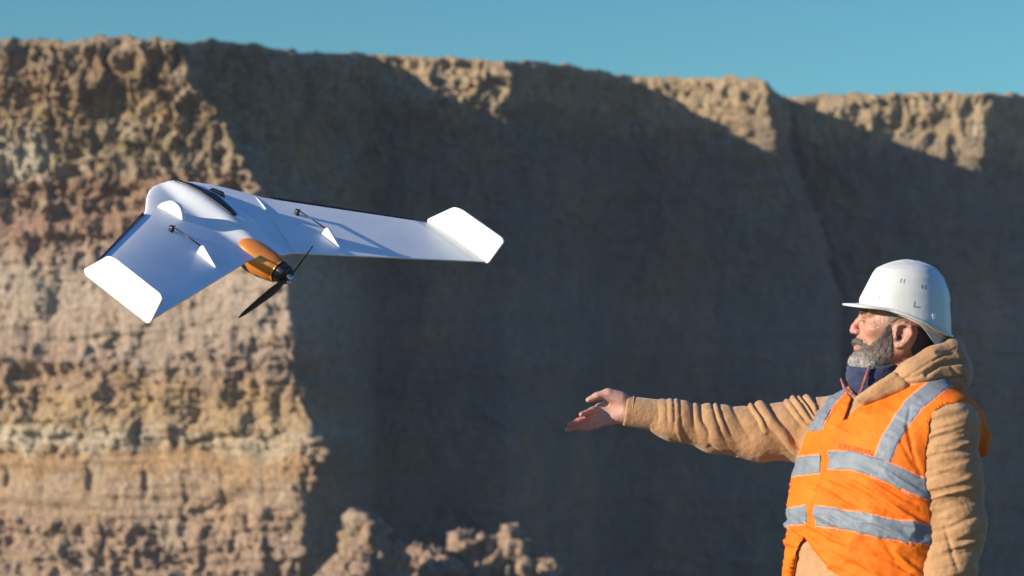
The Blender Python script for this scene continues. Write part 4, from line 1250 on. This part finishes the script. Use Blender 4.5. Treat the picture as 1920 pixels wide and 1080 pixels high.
# ---- orange vest
VNECK = [(1540, 660), (1572, 706), (1590, 738), (1597, 746), (1590, 768), (1580.5, 790), (1588, 785), (1600, 773), (1616, 760), (1636, 747), (1656, 738), (1690, 727), (1722, 719), (1760, 712), (1800, 690), (1800, 640), (1600, 640)]
VOPEN = [(1511, 1003), (1498, 1026), (1487, 1052), (1482, 1090), (1478, 1260), (1660, 1260), (1620, 1130), (1590, 1097), (1562, 1073), (1534, 1038)]
def vest_base(off):
    s = Shape().u(torso_prim(off)); shoulders(s, off)
    s.u(cone(W(1745, 740, .02), W(1700, 735, -.04), .05 + off, .05 + off), .05)
    return s
def vest_cuts(s, soft=.003):
    s.i(lambda P: np.where(P[..., 1] < YM + .11, -poly_sdf(*to_px(P), VNECK) / SC, -1.0), .004)
    s.i(lambda P: np.where((P - W(1640, 1000)) @ FR > 0, -poly_sdf(*to_px(P), VOPEN) / SC, -1.0), .003)
    s.s(cone(W(1712, 650), W(1690, 742), .080, .072), .006)
    s.i(lambda P: np.abs((P - W(1684, 780)) @ RT) - .232, .01)
    zh = W(1600, 1135)[2]
    s.i(lambda P: zh - P[..., 2], .004)
    s.s(tube([ARM_L[0] + [0.004, -.012, -.004], ARM_L[1] + [0, -.01, 0], ARM_L[2], ARM_L[3]], [.080, .084, .081, .072]), .003)
    s.s(tube([ARM_R[0] + [-.02, 0, -.012], ARM_R[1], ARM_R[2]], [.070, .083, .073]), .008)
def vest_folds(v, n):
    px, py = to_px(v)
    calm = 0.25 + 0.75 * sstep(1748, 1715, px)
    d = .0030 * fbm(v * np.array([14, 14, 9]), 4, 23) + .0010 * fbm(v * 60, 2, 24)
    front = (v[:, 1] < YM + .05)
    P2 = np.stack([(px * .55 + py * .35) / 60, (py - .55 * (px - 1600)) / 26, v[:, 1] * 3], 1)
    P2 = P2 + .3 * fbm(P2 * .8, 2, 14)[:, None]
    r = 1 - np.abs(vnoise(P2, 53)) * 2.3
    low = sstep(870, 900, py) * 0.9 + 0.25
    d = d + .0060 * np.clip(r, -.4, 1) * low
    r3 = 1 - np.abs(vnoise(P2 * np.array([1.6, 1.9, 1.0]) + 5.5, 57)) * 2.6
    d = d + .0026 * np.clip(r3, -.3, 1) * low
    # the loose front corner flares at the open hem
    d = d + .003 * sstep(995, 1075, py) * sstep(1505, 1470, px) * front
    for ln, w, a in (([(1583, 792), (1560, 835), (1548, 880), (1532, 930), (1514, 1000)], 2.6, .004),
                     ([(1575, 885), (1620, 915), (1680, 950), (1738, 975)], 6, .007), ([(1620, 890), (1690, 930), (1740, 952)], 5, .006), ([(1590, 905), (1640, 945), (1700, 972)], 5, .005),
                     ([(1655, 1010), (1680, 1050), (1720, 1085)], 6, .006), ([(1600, 990), (1640, 1030), (1700, 1070)], 5, .004), ([(1640, 745), (1632, 780), (1612, 810)], 5, .003),
                     ([(1700, 800), (1712, 850), (1728, 893)], 4, .005), ([(1690, 830), (1716, 875)], 4, .004), ([(1706, 768), (1700, 800), (1712, 830)], 3.5, .004),
                     ([(1600, 750), (1588, 785)], 3, .004), ([(1530, 800), (1545, 850)], 4, .003), ([(1555, 760), (1548, 800)], 4, .003), ([(1512, 905), (1500, 940)], 4, .004), ([(1548, 900), (1575, 930)], 4, .004)):
        q, T = line_dist(px, py, ln); d = d - np.where(front, a * np.exp(-(q / w) ** 2) * np.sin(np.pi * np.clip(T, .12, .88)) ** .4, 0)
    d = d * calm + .004 * np.exp(-((py - 1135) / 8) ** 2)
    return d
OFF = .014
s = vest_base(OFF); vest_cuts(s)
# the left shoulder panel stands off behind the upper arm
s.u(tube([W(1768, 744, .05), W(1800, 755, .06), W(1829, 780, .06), W(1840, 815, .055), W(1843, 846, .05)], [R_(10), R_(12), R_(14), R_(15), R_(11)], .015), .03)
s.u(tube([W(1740, 735, .0), W(1790, 762, -.02), W(1810, 800, -.02), W(1822, 850, -.02)], [R_(12), R_(20), R_(22), R_(16)], .02), .02)
vest = sdf_part('safety_vest', s, .0034, ORANGE, ROOT, vest_folds, it=2, B=14)
def band(name, center, halfw, off, mat, parent, xr=None, back=True):
    """center: list of (px, py) along the visible side"""
    s = vest_base(OFF + off); vest_cuts(s)
    def reg(P):
        x, y = to_px(P)
        q, _ = line_dist(x, y, center)
        return (q - halfw) / SC
    s.i(reg, .0008)
    if xr is not None: s.i(lambda P: poly_sdf(*to_px(P), xr) / SC, .0008)
    pxs = [c[0] for c in center]; pys = [c[1] for c in center]
    x0, x1, y0, y1 = min(pxs) - halfw - 6, max(pxs) + halfw + 6, min(pys) - halfw - 6, max(pys) + halfw + 6
    if xr is not None: x0, x1 = max(x0, min(c[0] for c in xr) - 4), min(x1, max(c[0] for c in xr) + 4)
    y1 = min(y1, 1090)
    lo = np.array([W(x0, y1, .3)[0] - .02, YM - .30, W(x0, y1, 0)[2] - .03]); hi = np.array([W(x1, y0, 0)[0] + .05, YM + (.30 if back else .02), W(x1, y0, 0)[2] + .03])
    return sdf_part(name, s, .0028, mat, parent, vest_folds, lo, hi, it=1, B=14)
def clip(lo, hi): return [(lo[0], 600), (lo[1], 1300), (hi[1], 1300), (hi[0], 600)]
B1a = [(1470, 880), (1495, 875), (1540, 869)]; B1b = [(1553, 862), (1600, 864), (1640, 875), (1730, 914), (1790, 934)]
B2a = [(1460, 973), (1484, 970), (1516, 965)]; B2b = [(1527, 968), (1600, 977), (1650, 989), (1745, 1004), (1800, 1010)]
SL = [(1655, 862), (1668, 828), (1690, 790), (1716, 758), (1752, 727), (1790, 700)]
SR = [(1519, 830), (1534, 788), (1552, 754), (1578, 724), (1600, 700)]
for nm, c, w, xr in (('chest', B1a, 17.5, clip((1400, 1400), (1540, 1536))), ('chest', B1b, 17.5, clip((1553, 1549), (1900, 1900))),
                 ('waist', B2a, 15.5, clip((1400, 1400), (1517, 1512))), ('waist', B2b, 18, clip((1532, 1528), (1900, 1900)))):
    band('stripe_border', c, w + 3.2, .0012, PINKISH, vest, xr)
    band('reflective_stripe', c, w - .5, .0030, REFL, vest, xr)
for c, w, clipx in ((SL, 16, [(1640, 858), (1900, 940), (1900, 600), (1640, 600)]), (SR, 12.5, [(1400, 822), (1700, 790), (1700, 600), (1400, 600)])):
    band('stripe_border', c, w + 3.2, .0010, PINKISH, vest, clipx)
    band('shoulder_strap', c, w - .5, .0026, REFL, vest, clipx)
# faded print above the chest stripe
def lettering():
    cu = D.curves.new('print', 'FONT'); cu.body = 'GEOBELAN'; cu.size = 1.0; cu.extrude = 0.0
    o = D.objects.new('tmp', cu); C.objects.link(o)
    dg = bpy.context.evaluated_depsgraph_get()
    me = bpy.data.meshes.new_from_object(o.evaluated_get(dg))
    V = np.array([v.co[:] for v in me.vertices]); F = [tuple(p.vertices) for p in me.polygons]
    D.objects.remove(o); D.curves.remove(cu); D.meshes.remove(me)
    V[:, :2] -= V[:, :2].min(0); wdt, hgt = V[:, 0].max(), V[:, 1].max()
    # subdivided quads of the print are laid onto the vest surface along the view normal of the chest
    out = []
    base = vest_base(OFF)
    for x, y, _ in V:
        t = x / wdt
        px = 1571 + 62 * t; py = 842 + 9 * t + 4 * t * t - 11 * y / hgt
        lo_, hi_ = 0.0, 0.35
        a, b_ = W(px, py, .32), W(px, py, 0.0)
        for _ in range(18):
            m = (a + b_) / 2
            if base.ev(m[None])[0] > 0.0052: a = m
            else: b_ = m
        out.append(a)
    m = plain('faded_print', (0.50, 0.085, 0.008), 0.8, 0.3, 300)
    part('print', np.array(out), F, m, vest, smooth=False)
lettering()

# ---- trousers and boots (below the frame)
TROU = cloth('dark_work_trousers', [(0.03, 0.035, 0.045), (0.05, 0.055, 0.065), (0.07, 0.075, 0.085)], 12)
BOOT = plain('brown_boot_leather', (0.09, 0.05, 0.03), 0.5, 0.25, 30, 0.001, 90)
s = Shape(); boots = []
hipc = np.array([W(1640, 1100)[0], YM, 0])
s.u(ellipsoid(hipc + [0, 0, .93], (.185, .14, .13), (RT, FR, UPZ)), 0)
for sg in (1, -1):
    hip = hipc + [0, 0, .86] + RT * sg * .095
    knee = hipc + [0, 0, .47] + RT * sg * .125 + FR * .02
    ank = hipc + [0, 0, .10] + RT * sg * .145 + FR * .01
    s.u(tube([hip, knee, ank], [.105, .080, .070], .03), .05)
    boots.append(ank)
sdf_part('trousers', s, .008, TROU, ROOT, lambda v, n: .005 * fbm(v * np.array([9, 9, 14]), 3, 7), it=1)
for a in boots:
    s = Shape().u(cone(a + [0, 0, .02], a - [0, 0, .05], .056, .048)).u(ellipsoid(a + FR * .08 - [0, 0, .055], (.05, .125, .048), (RT, FR, UPZ)), .03)
    s.i(lambda P: .004 - P[..., 2], .004)
    sdf_part('boot', s, .006, BOOT, ROOT, it=1)

# ---- hard hat
def hard_hat():
    cx = 1700
    S_ = np.array([0, .06, .12, .2, .3, .42, .56, .72, .86, 1.0])
    PYS = [489, 490.2, 492, 496, 503, 515, 532, 552, 572, 632]
    fr_py = [489, 490, 492, 496, 503, 512, 530, 545, 558, 575, 632]; fr_r = [0, 12, 24, 38, 54, 61, 70, 78, 85, 90, 92]
    bk_py = [489, 490, 492, 497, 505, 520, 545, 570, 590, 615, 640]; bk_r = [0, 11, 24, 40, 54, 66, 76, 81, 83, 84, 84]
    sd_py = [489, 490, 492, 497, 505, 520, 545, 570, 600, 640]; sd_r = [0, 11, 22, 37, 50, 61, 69, 73, 76, 77]
    rim_x = [1560, 1608, 1640, 1665, 1700, 1735, 1785, 1800]; rim_y = [563, 567, 573, 578, 589, 604, 630, 638]
    nphi, ns = 120, 34
    def ring_r(phi, py):
        c, s_ = math.cos(phi), math.sin(phi)
        rf = np.interp(py, fr_py, fr_r) if c < 0 else np.interp(py, bk_py, bk_r)
        rs = np.interp(py, sd_py, sd_r)
        if rf < 1e-6: return 0.0
        n = 2.15
        return 1.0 / ((abs(c) / rf) ** n + (abs(s_) / rs) ** n) ** (1 / n)
    def pt(phi, py, extra=0.0, dpy=0.0):
        r = ring_r(phi, py) + extra
        x, d = r * math.cos(phi), r * math.sin(phi)
        rid = 0.0
        if abs(d) < 22: rid = 3.2 * (1 - float(sstep(9, 13.5, abs(d)))) * (1 if py < 560 else max(0, 1 - (py - 560) / 12))
        return W(cx + x + rid * math.copysign(min(1, abs(x) / 70), x), py + dpy - rid * (1 - min(1, abs(x) / 80)), -d / SC)
    V, rows = [], 0
    rimp = []
    for j in range(nphi):
        phi = 2 * math.pi * j / nphi; py = 590
        for _ in range(8): py = np.interp(cx + ring_r(phi, py) * math.cos(phi), rim_x, rim_y)
        rimp.append(py)
    grid = []
    for i in range(ns + 1):
        s_ = (i / ns); row = []
        for j in range(nphi):
            phi = 2 * math.pi * j / nphi
            py = 489.01 + (rimp[j] - 489) * (1 - math.cos(s_ * math.pi / 2)) ** 0.95 if s_ < 1 else rimp[j]
            row.append(pt(phi, py))
        grid.append(row)
    for ext, dp, thick in ((1, -.6, 0), (1, -.4, 1), (1, 3.2, 1.02), (1, 4.6, .86)):
        row = []
        for j in range(nphi):
            phi = 2 * math.pi * j / nphi; c = -math.cos(phi)
            front = float(sstep(0.30, 0.92, c))
            e = 4.0 + 27 * front
            row.append(pt(phi, rimp[j], e * (1 if thick else .35) * (thick if thick else 1), dp + (1.2 * front)))
        grid.append(row)
    for e, dp in ((-3.0, 5.5), (-3.5, 3.0), (-3.5, -6), (-4, -25)):
        grid.append([pt(2 * math.pi * j / nphi, rimp[j] + min(dp, 0), e, max(dp, 0)) for j in range(nphi)])
    V = [p for row in grid for p in row]; nrow = len(grid)
    F = [(i * nphi + j, i * nphi + (j + 1) % nphi, (i + 1) * nphi + (j + 1) % nphi, (i + 1) * nphi + j) for i in range(nrow - 1) for j in range(nphi)]
    hat = part('hard_hat', V, F, HATW, ROOT)
    # inner headband and nape strap
    def ringband(name, phis, up, dn, ins, mat):
        V, F = [], []
        for phi in phis:
            py = np.interp(cx + ring_r(phi, 590) * math.cos(phi), rim_x, rim_y)
            u_, d_ = up(phi), dn(phi)
            for (yy, e) in ((py + u_, ins), (py + d_, ins - 1), (py + d_, ins - 3.5), (py + u_, ins - 3.5)):
                r = ring_r(phi, min(py, 630)) + e
                V.append(W(cx + r * math.cos(phi), yy, -r * math.sin(phi) / SC))
        for i in range(len(phis) - 1):
            for k in range(4): F.append((i * 4 + k, i * 4 + (k + 1) % 4, (i + 1) * 4 + (k + 1) % 4, (i + 1) * 4 + k))
        return part(name, V, F, mat, hat, smooth=False)
    ringband('headband', np.linspace(0, 2 * math.pi, 100), lambda p: -8, lambda p: 8 + 2 * math.cos(p), -6, CREAM)
    ringband('nape_strap', np.linspace(-1.25, 1.25, 50), lambda p: -4 + 2 * abs(p), lambda p: 8 + 24 * float(sstep(1.25, .55, abs(p))), -9, GREYP)
    def slot(px, py, w, h, name='vent_slot', mat=SLOT, tilt=0.0, out=.6):
        # lies on the near side of the shell
        lo_, hi_ = 0.0, 0.13
        V = []
        for (u, v_) in ((-w, -h), (w, -h), (w, h), (-w, h)):
            x = px + u - cx + tilt * v_; y = py + v_
            best = 0.0
            rf = np.interp(y, fr_py, fr_r) if x < 0 else np.interp(y, bk_py, bk_r); rs = np.interp(y, sd_py, sd_r)
            dd = rs * (max(0.0, 1 - (abs(x) / rf) ** 2.15)) ** (1 / 2.15)
            V.append(W(px + u + tilt * v_, y, (dd + out) / SC))
        V += [p + np.array([0, .004, 0]) for p in V]
        F = [(3, 2, 1, 0), (4, 5, 6, 7), (0, 1, 5, 4), (1, 2, 6, 5), (2, 3, 7, 6), (3, 0, 4, 7)]
        part(name, V, F, mat, hat, smooth=False)
    for a in ((1689, 526, .8, 4), (1695, 527, .8, 4), (1728, 537, .8, 3.5), (1733.5, 538, .9, 3.5), (1648.5, 558, .7, 4), (1714, 570, 1.0, 5)): slot(*a, tilt=-.15)
    slot(1719, 575.5, 5, 1.2); slot(1752, 593, 2.6, 5.0, 'rivet', plain('bright_rivet', (.85, .88, .9), .15), .1, 1.6)
hard_hat()
